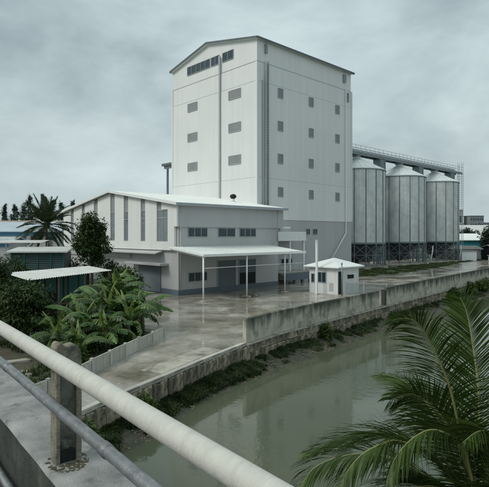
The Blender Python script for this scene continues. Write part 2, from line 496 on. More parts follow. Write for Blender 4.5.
# left bank: muddy slope between the stone wall and the water, finely displaced
bk = MB()
n_ = 420
def at(pl, t):
    ls = [0]
    for i in range(len(pl)-1): ls.append(ls[-1] + (Vector(pl[i+1])-Vector(pl[i])).length)
    return ls
def interp(pl, fr):         # fr in index units
    i = min(int(fr), len(pl)-2); t = fr - i
    return Vector(pl[i]).lerp(Vector(pl[i+1]), t)
rows = []
NS = 12
for k in range(n_+1):
    fr = 1.5 + (len(W)-1-1.5-3) * (k/n_)
    a = interp(W, fr); b = interp(E_, fr)
    out_ = (b-a)
    row = []
    for j in range(NS+1):
        t = j/NS * 1.35
        p = a + out_*t
        z = -.95 + (WATER_Z+.95) * (t**.8)
        nn = mnoise.noise(Vector((p.x*.9, p.y*.9, 3))) * .16 + mnoise.noise(Vector((p.x*3, p.y*3, 9))) * .06
        row.append((p.x, p.y, z + nn * (0 if j == 0 else 1)))
    rows.append(row)
for r in rows:
    bk.v += r
for k in range(n_):
    for j in range(NS):
        o = k*(NS+1)+j
        bk.f.append((o, o+1, o+NS+2, o+NS+1))
tag(bk.build('canal_bank', M['mud'], smooth=True, recalc=False), kind='structure')
rb = MB()
for i in range(len(RW)-1):
    (x0,y0),(x1,y1) = RW[i], RW[i+1]; (x2,y2),(x3,y3) = RB[i], RB[i+1]
    rb.add([(x0,y0,WATER_Z-.1),(x2,y2,-.05),(x3,y3,-.05),(x1,y1,WATER_Z-.1)], [(0,1,2,3)])
tag(rb.build('canal_bank_far', M['mud'], recalc=False), kind='structure').name = 'canal_bank'

# paved yard: wet concrete, from the wall to beyond the silos
PW = [(-9.4,12.2),(-7.9,15.0),(-6.9,17.6),(-6.25,20.5),(-5.72,22.6),(-5.35,24.5),(-4.93,25.8),(-4.46,27.7)]   # line of the low panel wall
yard_poly = [(-10.6,9.2)] + [(p[0]-.02,p[1]) for p in W[3:16]]
yard_poly = [(-8.0,10.6)] + W[3:16] + [(60,100),(30,120),(-10,95),(-26,66),(-16,44),(-9,34)] + list(reversed(PW))
from mathutils.geometry import tessellate_polygon
tri = tessellate_polygon([[Vector((p[0],p[1],0)) for p in yard_poly]])
me = bpy.data.meshes.new('yard_pavement'); me.from_pydata([(p[0],p[1],.012) for p in yard_poly], [], [tuple(t) for t in tri]); me.update()
bm = bmesh.new(); bm.from_mesh(me); bmesh.ops.recalc_face_normals(bm, faces=bm.faces)
if sum(f.normal.z for f in bm.faces) < 0: bmesh.ops.reverse_faces(bm, faces=bm.faces)
bm.to_mesh(me); bm.free()
me.materials.append(M['wet_conc'])
yo = bpy.data.objects.new('yard_pavement', me); col.objects.link(yo); tag(yo, kind='structure')
# planted soil behind the panel wall
sp = [(-11,9)] + PW + [(-9,34),(-16,44),(-26,66)]
mb = MB()
for k in range(len(sp)-1):
    (x0,y0),(x1,y1) = sp[k], sp[k+1]
    mb.add([(-60,y0,.006),(x0,y0,.006),(x1,y1,.006),(-60,y1,.006)], [(0,1,2,3)])
me = mb.mesh('soil'); me.materials.append(M['soil'])
so = bpy.data.objects.new('soil', me); col.objects.link(so); tag(so, kind='structure')

ap_pl = resample(W, 1.2, length_to(W,5)+.5, length_to(W,7)+.2)
ap_o, ap_i = offset(ap_pl, -.24), offset(ap_pl, -1.35)
for k in range(0, len(ap_pl)-2, 2):
    q = [ap_o[k], ap_o[k+2], ap_i[k+2], ap_i[k]]
    c_ = Vector((sum(t[0] for t in q)/4, sum(t[1] for t in q)/4))
    q = [c_ + (Vector(t)-c_)*.985 for t in q]
    o = MB().prism([(t.x,t.y) for t in q], .0, .03+.004*(k%3)).build('slab', M['apron'], yo)
# ---- retaining wall along the canal: backing, stones, kerb stones
rt = thing('retaining_wall', 'stained stone retaining wall with pale kerb stones above the muddy canal bank', 'wall')
mb = MB()
Wi = offset(W, -.30); Wo = offset(W, .0)
for i in range(1, 16):
    p, q, r, s = Wo[i], Wo[i+1], Wi[i+1], Wi[i]
    mb.add([(p[0],p[1],-1.3),(q[0],q[1],-1.3),(r[0],r[1],-1.3),(s[0],s[1],-1.3),
            (p[0],p[1],-.02),(q[0],q[1],-.02),(r[0],r[1],-.02),(s[0],s[1],-.02)],
           [(0,1,5,4),(4,5,6,7),(0,3,2,1),(2,3,7,6)])
mb.build('backing', M['mortar'], rt, recalc=True)
def stone_mesh(seed, nx=1):
    rnd = random.Random(seed)
    bm = bmesh.new(); bmesh.ops.create_cube(bm, size=1)
    for v in bm.verts:
        v.co += Vector((rnd.uniform(-.05,.05), rnd.uniform(-.06,.06), rnd.uniform(-.06,.06)))
    bmesh.ops.bevel(bm, geom=list(bm.edges), offset=.07, segments=1, affect='EDGES')
    m = bpy.data.meshes.new('stone'); bm.to_mesh(m); bm.free(); m.materials.append(M['stone']); return m
SM = [stone_mesh(i) for i in range(7)]
rs = random.Random(5)
def put_block(mesh, name, p, q, z0, z1, proud, depth, gap=.025):
    p = Vector(p); q = Vector(q); t = (q-p); L_ = t.length; t.normalize(); n = Vector((t.y,-t.x))
    o = bpy.data.objects.new(name, mesh); col.objects.link(o); o.parent = rt
    c = (p+q)/2 + n*(proud - depth/2)
    o.location = (c.x, c.y, (z0+z1)/2)
    o.rotation_euler = (rs.uniform(-.02,.02), rs.uniform(-.025,.025), math.atan2(t.y,t.x))
    o.scale = (L_-gap, depth, (z1-z0)-gap)
    return o
s_k1 = length_to(W, 3); s_par = length_to(W, 7); s_end = length_to(W, 14)
# tall single course under the kerb (left), two courses of rubble under the parapet (right)
s = s_k1 - 6.0
while s < s_par:
    wd = rs.uniform(.42,.78)
    a, b = resample(W, 1, s, s)[0], resample(W, 1, s+wd, s+wd)[0]
    put_block(rs.choice(SM), 'stone', a, b, -1.08, -.15, .05+rs.uniform(0,.05), .3)
    s += wd
for (z0, z1) in ((-.56,-.13),(-1.08,-.56)):
    s = s_par
    while s < s_end:
        wd = rs.uniform(.45,.95)
        a, b = resample(W, 1, s, s)[0], resample(W, 1, s+wd, s+wd)[0]
        put_block(rs.choice(SM), 'stone', a, b, z0+rs.uniform(-.03,.03), z1, .04+rs.uniform(0,.06), .3)
        s += wd
bm = bmesh.new(); bmesh.ops.create_cube(bm, size=1); bmesh.ops.bevel(bm, geom=list(bm.edges), offset=.04, segments=1, affect='EDGES')
KM = bpy.data.meshes.new('kerb_stone'); bm.to_mesh(KM); bm.free(); KM.materials.append(M['kerb'])
s = s_k1 - 6.0
while s < s_par - .3:
    wd = min(1.5, s_par - s)
    a, b = resample(W, 1, s, s)[0], resample(W, 1, s+wd, s+wd)[0]
    o = put_block(KM, 'kerb_stone', a, b, -.14, .05, .05, .25, .02); o.rotation_euler[0] = 0; o.rotation_euler[1] = 0
    s += wd
# projecting ledge below the parapet
mb = MB(); Wl = offset(W, .11)
for i in range(7, 16):
    p, q, r, s_ = Wl[i], Wl[i+1], W[i+1], W[i]
    mb.add([(p[0],p[1],-.12),(q[0],q[1],-.12),(r[0],r[1],-.12),(s_[0],s_[1],-.12),(p[0],p[1],-.035),(q[0],q[1],-.035),(r[0],r[1],-.035),(s_[0],s_[1],-.035)],
           [(0,1,5,4),(4,5,6,7),(0,3,2,1),(0,4,7,3),(1,2,6,5)])
mb.build('ledge', M['kerb'], rt)

# ---- concrete parapet walls on the edge (two lengths with a gap)
def strip_wall(name, label, pl, z0, z1, th, m, wav=.02):
    root = thing(name, label, 'wall', (pl[0][0], pl[0][1], 0))
    o0 = Vector((pl[0][0], pl[0][1]))
    fine = resample(pl, .8, 0)
    if (Vector(fine[-1])-Vector(pl[-1])).length > .05: fine.append(pl[-1])
    inner = offset(fine, -th)
    mb = MB(); n = len(fine)
    for i in range(n):
        zt = z1 + mnoise.noise(Vector((i*.37, 1, z1)))*wav
        for p in (fine[i], inner[i]):
            mb.v += [(p[0]-o0.x, p[1]-o0.y, z0), (p[0]-o0.x, p[1]-o0.y, zt)]
    for i in range(n-1):
        a = i*4; b = a+4
        mb.f += [(a, b, b+1, a+1), (a+1, b+1, b+3, a+3), (a+2, a+3, b+3, b+2), (a, a+2, b+2, b)]
    mb.f += [(0,1,3,2), (4*n-4, 4*n-2, 4*n-1, 4*n-3)]
    mb.build('wall', m, root, bevel=.02)
    return root
sA0 = s_par + .12
gap_s = length_to(W, 11)
pa = resample(W, 1.0, sA0, gap_s-.15)
wl1 = strip_wall('parapet_wall', 'weathered grey concrete parapet with streaked face, its blunt free end beside the kerb', pa, -.03, 1.27, .24, M['parapet'])
pb = resample(W, 1.0, gap_s+.25, length_to(W, 16))
wl2 = strip_wall('parapet_wall', 'paler concrete parapet continuing past the gap post towards the silos', pb, -.03, 1.42, .24, M['parapet'])
gp = thing('gap_post', 'narrow dark concrete post filling the gap between the two parapet lengths', 'post', (*resample(W,1,gap_s+.05,gap_s+.05)[0],0), math.atan2(7.9,6.6))
MB().box(-.16,.16,-.02,.30,-.05,1.18).build('shaft', M['mortar'], gp, bevel=.02)
MB().box(-.18,.18,-.04,.32,1.18,1.26).build('cap', M['mortar'], gp, bevel=.015)

# ---- low concrete panel wall round the planted plot
pr = thing('panel_wall', 'low wall of pale precast concrete panels and posts round the banana plot', 'wall')
bm = bmesh.new(); bmesh.ops.create_cube(bm, size=1); bmesh.ops.bevel(bm, geom=list(bm.edges), offset=.02, segments=1, affect='EDGES')
PMs = bpy.data.meshes.new('panel'); bm.to_mesh(PMs); bm.free(); PMs.materials.append(M['panel'])
L_pw = length_to(PW, len(PW)-1)
npan = 11
for i in range(npan):
    a = Vector(resample(PW, 1, L_pw*i/npan+.001, L_pw*i/npan+.001)[0]); b = Vector(resample(PW, 1, L_pw*(i+1)/npan-.001, L_pw*(i+1)/npan-.001)[0])
    t = b-a; c = (a+b)/2; h = .62 + rs.uniform(-.03,.04)
    o = bpy.data.objects.new('panel', PMs); col.objects.link(o); o.parent = pr
    o.location = (c.x, c.y, h/2-.02); o.rotation_euler = (0, rs.uniform(-.012,.012), math.atan2(t.y,t.x)+rs.uniform(-.02,.02)); o.scale = (t.length-.17, .07, h)
for i in range(npan+1):
    f_ = min(max(L_pw*i/npan, .001), L_pw-.001)
    a = resample(PW, 1, f_, f_)[0]
    o = bpy.data.objects.new('post', PMs); col.objects.link(o); o.parent = pr
    o.location = (a[0], a[1], .31); o.scale = (.14,.14,.70); o.rotation_euler = (0,0,1.2)

# ------------------------------------------------------------------ the tall mill tower
T0 = Vector((1.5, 60, 0))
tw = thing('mill_tower', 'tall white metal-clad mill tower with louvred windows and shallow gable roof', 'building', T0, ROT)
TL, TWd, EV, RG = 19.6, 17.6, 29.3, 31.15
MB().box(.06,TL-.06,.06,TWd-.06,0,7.62).build('lower_wall', M['clad_grey'], tw)
MB().box(.0,TL,.0,TWd,7.6,12.65).build('wall', M['clad_white'], tw)
MB().box(.02,TL-.02,.02,TWd-.02,12.69,24.28).build('wall', M['clad_white'], tw)
MB().box(.05,TL-.05,.05,TWd-.05,24.32,26.66).build('wall', M['clad_white'], tw)
mb = MB(); mb.prism_x([(.12,26.7),(TWd-.12,26.7),(TWd-.12,EV),(TWd/2+.6,RG),(.12,EV)], .12, TL-.12)
mb.build('upper_wall', M['clad_white'], tw)
mb = MB()
for z in (12.67, 24.30, 26.68): mb.box(-.012+ .03,TL-.03,.03,TWd-.03,z-.03,z+.03)
mb.build('seam_flashing', M['seam'], tw)
mb = MB()
mb.prism_x([(-.25,EV-.05),(TWd/2+.6,RG+.02),(TWd+.25,EV-.05),(TWd+.25,EV+.18),(TWd/2+.6,RG+.25),(-.25,EV+.18)], -.22, TL+.22)
rf = mb.build('roof', M['roof_white'], tw)
mb = MB()
mb.box(-.24,TL+.24,-.34,-.252,EV-.06,EV+.2)
mb.bar((-.27,-.25,EV+.08),(-.27,TWd/2+.6,RG+.15),.1,.22); mb.bar((-.27,TWd/2+.6,RG+.15),(-.27,TWd+.25,EV+.08),.1,.22)
mb.build('fascia', M['trim_dark'], rf)
# corner trims
for x, y in ((-.05,-.05),(TL-.25,-.05),(-.05,TWd-.25)):
    MB().box(x,x+.30,y,y+.30,7.7,26.6).build('corner_trim', M['clad_white'], tw)
def louver(parent, face, c, z, wd, ht, slats=7):
    # face 'x': on plane y=0 (front, normal -y), c along x.  face 'y': on plane x=0 (normal -x), c along y
    def bx(mb, a0, a1, d0, d1, z0, z1):
        if face == 'x': mb.box(a0,a1,d0,d1,z0,z1)
        else: mb.box(d0,d1,a0,a1,z0,z1)
    fr = MB(); t = .07
    bx(fr, c-wd/2, c+wd/2, -.07,.03, z-ht/2, z-ht/2+t); bx(fr, c-wd/2, c+wd/2, -.07,.03, z+ht/2-t, z+ht/2)
    bx(fr, c-wd/2, c-wd/2+t, -.065,.03, z-ht/2+t, z+ht/2-t); bx(fr, c+wd/2-t, c+wd/2, -.065,.03, z-ht/2+t, z+ht/2-t)
    o = fr.build('window', M['frame_grey'], parent)
    sl = MB(); n = slats
    for k in range(n):
        z0 = z-ht/2+t + (ht-2*t)*k/n; z1 = z0 + (ht-2*t)/n*.82
        bx(sl, c-wd/2+t, c+wd/2-t, -.045,.0, z0, z1)
    sl.build('louvre', M['louver'], o)
    bb = MB(); bx(bb, c-wd/2+t, c+wd/2-t, -.015,.02, z-ht/2+t, z+ht/2-t); bb.build('backing', M['dark_hole'], o)
    return o
for zc in (23.5, 19.38, 15.27, 11.1):
    for xc in (4.15, 10.2, 16.05): louver(tw, 'x', xc, zc, .95, 1.22)
louver(tw, 'x', 17.8, 28.3, .62, 1.15); louver(tw, 'x', 18.5, 25.7, .62, 1.3)
for zc in (23.42, 19.25, 15.15):
    louver(tw, 'y', 12.7, zc, 2.15, 1.15); louver(tw, 'y', 4.0, zc, 2.3, 1.15)
def glazing(parent, face, c0, c1, z0, z1, nm, gm='glass', off=0, fm='frame_grey', t=.06):
    def bx(mb, a0, a1, d0, d1, za, zb):
        if face == 'x': mb.box(a0,a1,off+d0,off+d1,za,zb)
        else: mb.box(off+d0,off+d1,a0,a1,za,zb)
    fr = MB()
    bx(fr,c0,c1,-.06,.04,z0,z0+t); bx(fr,c0,c1,-.06,.04,z1-t,z1)
    for k in range(nm+1):
        cc = c0 + (c1-c0)*k/nm
        a0 = max(c0, cc-t/2); a1 = min(c1, cc+t/2)
        if k == 0: a0, a1 = c0, c0+t
        if k == nm: a0, a1 = c1-t, c1
        bx(fr,a0,a1,-.055,.04,z0+t,z1-t)
    o = fr.build('window', M[fm], parent)
    for k in range(nm):
        p = MB(); bx(p, c0+(c1-c0)*k/nm+t/2+.01, c0+(c1-c0)*(k+1)/nm-t/2-.01, -.025,.03, z0+t, z1-t)
        p.build('pane', M[gm], o)
    return o
glazing(tw,'y', 8.95,14.0, 28.02,29.22, 5, off=.09); glazing(tw,'y',7.05,8.75,28.02,29.22,2, off=.09); glazing(tw,'y',4.3,6.45,28.02,29.22,2, off=.09)
MB().box(-.20,-.02,6.68,6.92,9.3,28.9).build('duct', M['duct_grey'], tw)
# cable tray and ladder on the long side
mb = MB()
mb.box(1.28,1.34,-.3,-.02,8.2,26.9); mb.box(1.74,1.80,-.3,-.02,8.2,26.9)
z = 8.4
while z < 26.8:
    mb.box(1.34,1.74,-.24,-.20,z,z+.05); z += .33
mb.build('ladder', M['duct_grey'], tw)
MB().box(.86,1.10,-.12,-.06,8.0,24.5).build('cable_tray', M['clad_grey'], tw)
MB().box(1.40,1.68,-.2,.13,27.9,29.0).build('bracket', M['louver'], tw)
mb = MB(); mb.tube([(17.95,-.12,26.8),(17.95,-.12,6.0),(17.6,-.2,5.7),(14.2,-.5,2.5)],.085,8)
mb.build('downpipe', M['white_paint'], tw, smooth=True)
glazing(tw,'x',9.2,10.0,5.75,6.55,2,off=.06); glazing(tw,'x',10.6,11.55,5.75,6.55,2,off=.06)
# loading bay with white fascia
MB().box(1.0,6.15,-2.5,.05,4.98,6.08).build('loading_canopy', M['white_paint'], tw, bevel=.02)
MB().box(.6,4.2,-1.6,.05,6.5,6.68).build('canopy_slab', M['white_paint'], tw)
MB().box(5.75,6.0,-2.4,-2.15,1.3,4.98).build('column', M['white_paint'], tw); MB().box(3.2,3.4,-2.4,-2.2,1.3,4.98).build('column', M['white_paint'], tw)
MB().box(.9,2.3,-.03,.05,1.3,4.4).build('doorway', M['dark_hole'], tw)
MB().box(2.6,3.5,-.04,.055,1.3,4.2).build('door', M['door_blue'], tw)
for k in range(3): glazing(tw,'x',4.3+k*.75,4.9+k*.75,1.9,2.7,1,off=.05)
mb = MB(); mb.box(.4,6.6,-4.3,-.01,1.05,1.32)
dk = mb.build('loading_dock', M['kerb'], tw)
MB().box(.4,6.6,-4.36,-4.302,.45,1.30).build('dock_face', M['plinth'], dk)
mb = MB()
for k in range(5): mb.box(.6+k*1.4,.85+k*1.4,-4.2,-3.95,0,1.05)
mb.build('dock_leg', M['trim_dark'], dk)
mb = MB()
for k in range(6): mb.box(.5+k*1.2,.54+k*1.2,-4.25,-4.21,1.32,2.3)
mb.box(.5,6.54,-4.25,-4.21,2.3,2.34); mb.box(.5,6.54,-4.25,-4.21,1.8,1.84)
mb.build('dock_rail', M['steel_pale'], dk)
# side platform roof seen beyond the tower's far corner
sd_ = thing('side_canopy', 'flat dark steel canopy on a thin post against the tower side', 'canopy', T0 + BX*17.7 + AX*1.0, ROT)
MB().box(-.9,1.4,-.05,2.75,16.0,16.35).build('canopy_roof', M['trim_dark'], sd_)
MB().box(-.6,-.36,1.65,1.9,0,16.0).build('post', M['steel'], sd_)
MB().box(-.62,-.34,.0,2.5,15.6,16.0).build('beam', M['steel'], sd_)

# ------------------------------------------------------------------ the warehouse in front of the tower
S0 = Vector((-6.2, 46.7, 0))
sh = thing('warehouse', 'low white and grey warehouse with ribbon window strips on its gable end', 'building', S0, ROT)
SL, SWd, SEV, SRG = 14.55, 25.0, 8.55, 10.4
MB().box(.12,SL-.75,.12,SWd-.1,.5,6.48).build('lower_wall', M['clad_grey'], sh)
MB().box(.08,SL-.71,.08,SWd-.05,0,.52).build('plinth', M['plinth'], sh)
MB().box(0.02,SL,0,2.2,6.46,SEV).build('upper_wall', M['clad_grey'], sh)
mb = MB(); mb.prism_x([(2.0,4.2),(SWd,4.2),(SWd,SEV),(SWd/2,SRG),(2.0,SEV+.30)], .10, SL-.05)
mb.build('core_wall', M['clad_grey'], sh)
# gable facade, white, hung in front of the wall: pieces between strips so that strips are recessed
strips = [(22.0,22.85),(18.95,19.75),(15.65,16.6),(11.65,12.65),(8.78,9.7),(5.45,6.3),(2.55,3.36)]
def roof_z(y): return SEV + (SRG-SEV)*(1-abs(y-SWd/2)/(SWd/2))
edges = [.42]
for s0, s1 in reversed(strips): edges += [s0, s1]
edges += [SWd]
for i in range(0, len(edges), 2):
    y0, y1 = edges[i], edges[i+1]
    pts = [(y0,5.05),(y1,5.05),(y1,roof_z(y1)-.02)]
    if y0 < SWd/2 < y1: pts.append((SWd/2,SRG-.02))
    pts.append((y0,roof_z(y0)-.02))
    if i == 0:
        pts = [(1.48,5.05),(2.55,5.05),(2.55,roof_z(2.55)-.02),(.0,roof_z(.0)-.02),(.0,6.5),(.42,6.5),(.42,5.05),(1.44,5.05),(1.44,5.12),(1.48,5.12)]
        a = MB(); a.prism_x([(.0,6.5),(1.48,6.5),(1.48,roof_z(1.48)-.02),(.0,roof_z(0)-.02)], -.16,.09)
        a.prism_x([(.42,5.05),(1.48,5.05),(1.48,6.5),(.42,6.5)], -.16,.09)
        a.prism_x([(1.48,8.15),(2.55,8.15),(2.55,roof_z(2.55)-.02),(1.48,roof_z(1.48)-.02)], -.16,.09)
        a.build('facade_panel', M['gable_white'], sh)
        continue
    MB().prism_x(pts, -.16,.09).build('facade_panel', M['gable_white'], sh)
MB().prism_x([(.42,4.25),(SWd,4.25),(SWd,5.05),(.42,5.05)], -.16,.09).build('facade_base', M['gable_white'], sh)
for k, (s0, s1) in enumerate(strips):
    zt = min(roof_z(s0), roof_z(s1)) - .05
    last = k == len(strips)-1
    y0 = 1.48 if last else s0
    wtop = 8.12 if last else 8.2
    MB().box(-.03,.09,s0,s1,wtop,zt).build('louvre_strip', M['louver'], sh)
    t = .07
    fr = MB()
    fr.box(-.10,.09,y0,s1,5.05,5.05+t); fr.box(-.10,.09,y0,s1,wtop-t,wtop); fr.box(-.10,.09,y0,s1,7.3,7.3+t)
    fr.box(-.095,.09,y0,y0+t,5.12,wtop-t); fr.box(-.095,.09,s1-t,s1,5.12,wtop-t)
    if last: fr.box(-.095,.09,2.4,2.4+t,5.12,wtop-t)
    o = fr.build('window', M['trim_grey'], sh)
    for z0, z1 in ((5.12,7.3),(7.37,wtop-t)):
        MB().box(-.05,.085,y0+t,s1-t,z0,z1).build('pane', M['glass_pale'], o)
mb = MB()
mb.prism_x([(-.45,SEV-.02),(SWd/2,SRG+.05),(SWd+.3,SEV-.02),(SWd+.3,SEV+.16),(SWd/2,SRG+.24),(-.45,SEV+.16)], -.5, SL+.3)
rf = mb.build('roof', M['roof_white'], sh)
mb = MB(); mb.box(-.5,SL+.3,-.52,-.452,SEV-.10,SEV+.17); mb.build('gutter', M['trim_grey'], rf)
mb = MB()
mb.bar((-.54,-.45,SEV+.07),(-.54,SWd/2,SRG+.14),.08,.26); mb.bar((-.54,SWd/2,SRG+.14),(-.54,SWd+.3,SEV+.07),.08,.26)
mb.build('barge_board', M['white_paint'], rf)
# standing ribs on the roof
mb = MB()
x = -.2
while x < SL+.2:
    mb.bar((x,-.42,SEV+.18),(x,SWd/2,SRG+.255),.035,.035); x += .75
mb.build('roof_rib', M['roof_white'], rf)
mb = MB()
mb.tube([(.30,.02,SEV-.1),(.30,.02,.4)],.055,8); mb.tube([(13.6,-.03,SEV-.1),(13.6,-.03,5)],.05,8)
mb.build('downpipe', M['clad_grey'], sh, smooth=True)
# windows and doors on the long front
for c0, c1, nm in ((1.2,3.6,3),(4.95,7.3,2),(7.87,10.28,3)):
    glazing(sh,'x',c0,c1,5.5,6.42,nm,off=.12)
glazing(sh,'x',1.25,3.57,1.2,2.12,3,off=.12)
MB().box(4.92,7.3,.06,.2,.52,3.1).build('roller_door', M['door_blue'], sh)
MB().box(7.83,10.18,.06,.2,1.75,3.1).build('roller_door', M['door_blue'], sh)
MB().box(7.83,10.18,.09,.2,.54,1.75).build('doorway', M['dark_hole'], sh)
for x in (4.85,7.3,7.76,10.18): MB().box(x,x+.07,.03,.2,.52,3.17).build('door_frame', M['frame_grey'], sh)
# side entrance on the gable end
MB().box(-.9,.10,1.7,8.2,2.75,2.98).build('awning', M['clad_grey'], sh, bevel=.02)
MB().box(.02,.2,3.0,7.0,.1,2.72).build('side_door', M['door_blue'], sh)
MB().box(-.06,.14,8.6,25,3.3,4.2).build('side_band', M['clad_grey'], sh)
mb = MB()
mb.prism_y([(-.9,3.95),(.1,4.22),(.1,4.10),(-.9,3.86)], 2.5, 14.5); mb.build('lean_to_roof', M['clad_grey'], sh)
# roof ventilator
tv = thing('roof_ventilator', 'small round turbine ventilator on the white warehouse roof', 'ventilator', S0 + AX*12.3 + BX*6.0 + Vector((0,0,roof_z(6.0)+.18)), ROT)
MB().lathe([(.2,-.05),(.2,.35),(.16,.4)],16).build('collar', M['white_paint'], tv, smooth=True)
mb = MB(); mb.lathe([(.18,.4),(.36,.52),(.40,.68),(.33,.85),(.12,.95)],16); mb.build('turbine_head', M['dark_hole'], tv, smooth=True)
# front canopy
cn = thing('entrance_canopy', 'long white metal canopy on slim posts along the warehouse front', 'canopy', S0, ROT)
CB = -4.9; CE = 12.4
mb = MB()
mb.prism_x([(.1,4.60),(CB-.15,4.0),(CB-.15,3.9),(.1,4.48)], -1.0, CE)
mb.build('canopy_roof', M['roof_white'], cn)
mb = MB()
x = -.95
while x < CE:
    mb.bar((x,.05,4.625),(x,CB-.12,4.03),.03,.03); x += .62
mb.build('roof_rib', M['roof_white'], cn)
mb = MB(); mb.box(-1.0,CE,CB-.22,CB-.152,3.84,4.06); mb.build('gutter', M['white_paint'], cn)
mb = MB(); mb.bar((-1.03,CB-.2,3.94),(-1.03,.1,4.52),.05,.14)
for x in (-.9,4.2,9.4): mb.bar((x+.12,CB,3.80),(x+.12,.1,4.36),.08,.16)
mb.build('rafter', M['white_paint'], cn)
for x in (-.9,4.2,9.4):
    MB().tube([(x,CB,0),(x,CB,3.9)],.075,10).build('post', M['white_paint'], cn, smooth=True)
    MB().box(x-.28,x+.28,CB-.28,CB+.28,.012,.10).build('footing', M['kerb'], cn, bevel=.02)
mb = MB(); mb.tube([(-.9,CB,2.85),(CE,CB,2.85)],.028,6); mb.build('tie_rail', M['white_paint'], cn, smooth=True)
# bits of broken concrete lying at a post
for i, (x, y, sx) in enumerate(((3.2,-5.5,.3),(3.7,-5.4,.22),(5.0,-5.3,.34),(5.5,-5.0,.2))):
    p = S0 + AX*x + BX*y
    o = bpy.data.objects.new('concrete_lump', SM[i]); col.objects.link(o); o.location = (p.x,p.y,.10); o.scale = (sx*1.4,sx,.2); o.rotation_euler = (0,.1,i*.9)
    tag(o, 'small broken concrete lump lying at the foot of the middle canopy post', 'rubble', 'broken concrete at the canopy post')

# ------------------------------------------------------------------ guard hut, pole, fence
HU = Vector((8.85, 47.5, 0))
hu = thing('guard_hut', 'small white guard hut with a pale hipped roof beside the parapet', 'hut', HU, ROT)
hw, hd, hh = 3.5, 3.45, 2.55
# walls with real openings are butted boxes
MB().box(0,hw,0,hd,0,hh).build('wall', M['hut_wall'], hu)
mb = MB()
e = .42
ap = [(hw/2-.1,hd/2,3.42),(hw/2+.1,hd/2,3.42)]
mb.add([(-e,-e,hh),(hw+e,-e,hh),(hw+e,hd+e,hh),(-e,hd+e,hh),(-e,-e,hh+.10),(hw+e,-e,hh+.10),(hw+e,hd+e,hh+.10),(-e,hd+e,hh+.10),*ap],
       [(0,3,2,1),(0,1,5,4),(1,2,6,5),(2,3,7,6),(3,0,4,7),(4,5,9,8),(5,6,9),(6,7,8,9),(7,4,8)])
mb.build('roof', M['roof_white'], hu)
glazing(hu,'y',1.35,2.4,1.05,2.1,2,off=-.0); glazing(hu,'y',2.75,3.2,1.0,1.9,1,off=0)
MB().box(.12,.75,-.03,.02,.05,2.2).build('door', M['dark_hole'], hu)
MB().box(1.6,2.6,-.04,.02,1.45,1.85).build('vent_opening', M['dark_hole'], hu)
MB().box(1.5,2.7,-.25,-.0,1.86,1.90).build('vent_hood', M['white_paint'], hu)
MB().box(-.02,.0,.5,1.0,.3,1.1).build('switch_box', M['clad_grey'], hu)
gpole = thing('tall_pole', 'tall white square pole with a thin crossarm standing before the guard hut', 'pole', (6.95,48.1,0), ROT)
MB().box(-.09,.09,-.09,.09,0,5.25).build('shaft', M['white_paint'], gpole)
MB().box(-1.4,1.0,-.04,.04,5.25,5.32).build('crossarm', M['trim_grey'], gpole)
MB().box(-.2,.2,-.2,.2,.012,.06).build('base_plate', M['kerb'], gpole)
tp = thing('fence_post', 'thin grey steel post at the corner of the guard hut', 'post', (9.1,46.75,0), ROT)
MB().tube([(0,0,0),(0,0,2.95)],.05,8).build('shaft', M['steel'], tp, smooth=True)
MB().lathe([(.08,2.95),(.09,3.0),(.05,3.12)],10).build('cap', M['steel'], tp, smooth=True)
fn = thing('wire_fence', 'low grey steel bar fence between guard hut and parapet', 'fence', (9.3,46.6,0), math.atan2(-5.4+.0,3.1) if False else 0)
fp = [Vector((0,0)), Vector((2.3,-2.6)), Vector((2.6,-3.2))]
fp = [Vector((0,0)), Vector((3.0,.5)), Vector((5.2,-1.5))]
fp = [Vector((0,-.4)), Vector((1.6,-.9)), Vector((3.2,-2.6))]
for i in range(len(fp)-1):
    a, b = fp[i], fp[i+1]; L_ = (b-a).length; n = int(L_/.075)
    mb = MB()
    for k in range(n+1):
        p = a.lerp(b, k/n); mb.box(p.x-.012,p.x+.012,p.y-.012,p.y+.012,.1,1.35)
    mb.build('bars', M['galv_rib'], fn)
    mb = MB(); mb.bar((a.x,a.y,1.32),(b.x,b.y,1.32),.04,.04); mb.bar((a.x,a.y,.15),(b.x,b.y,.15),.04,.04); mb.build('fence_rail', M['steel_pale'], fn)
for p in fp: MB().box(p.x-.035,p.x+.035,p.y-.035,p.y+.035,0,1.45).build('post', M['steel_pale'], fn)

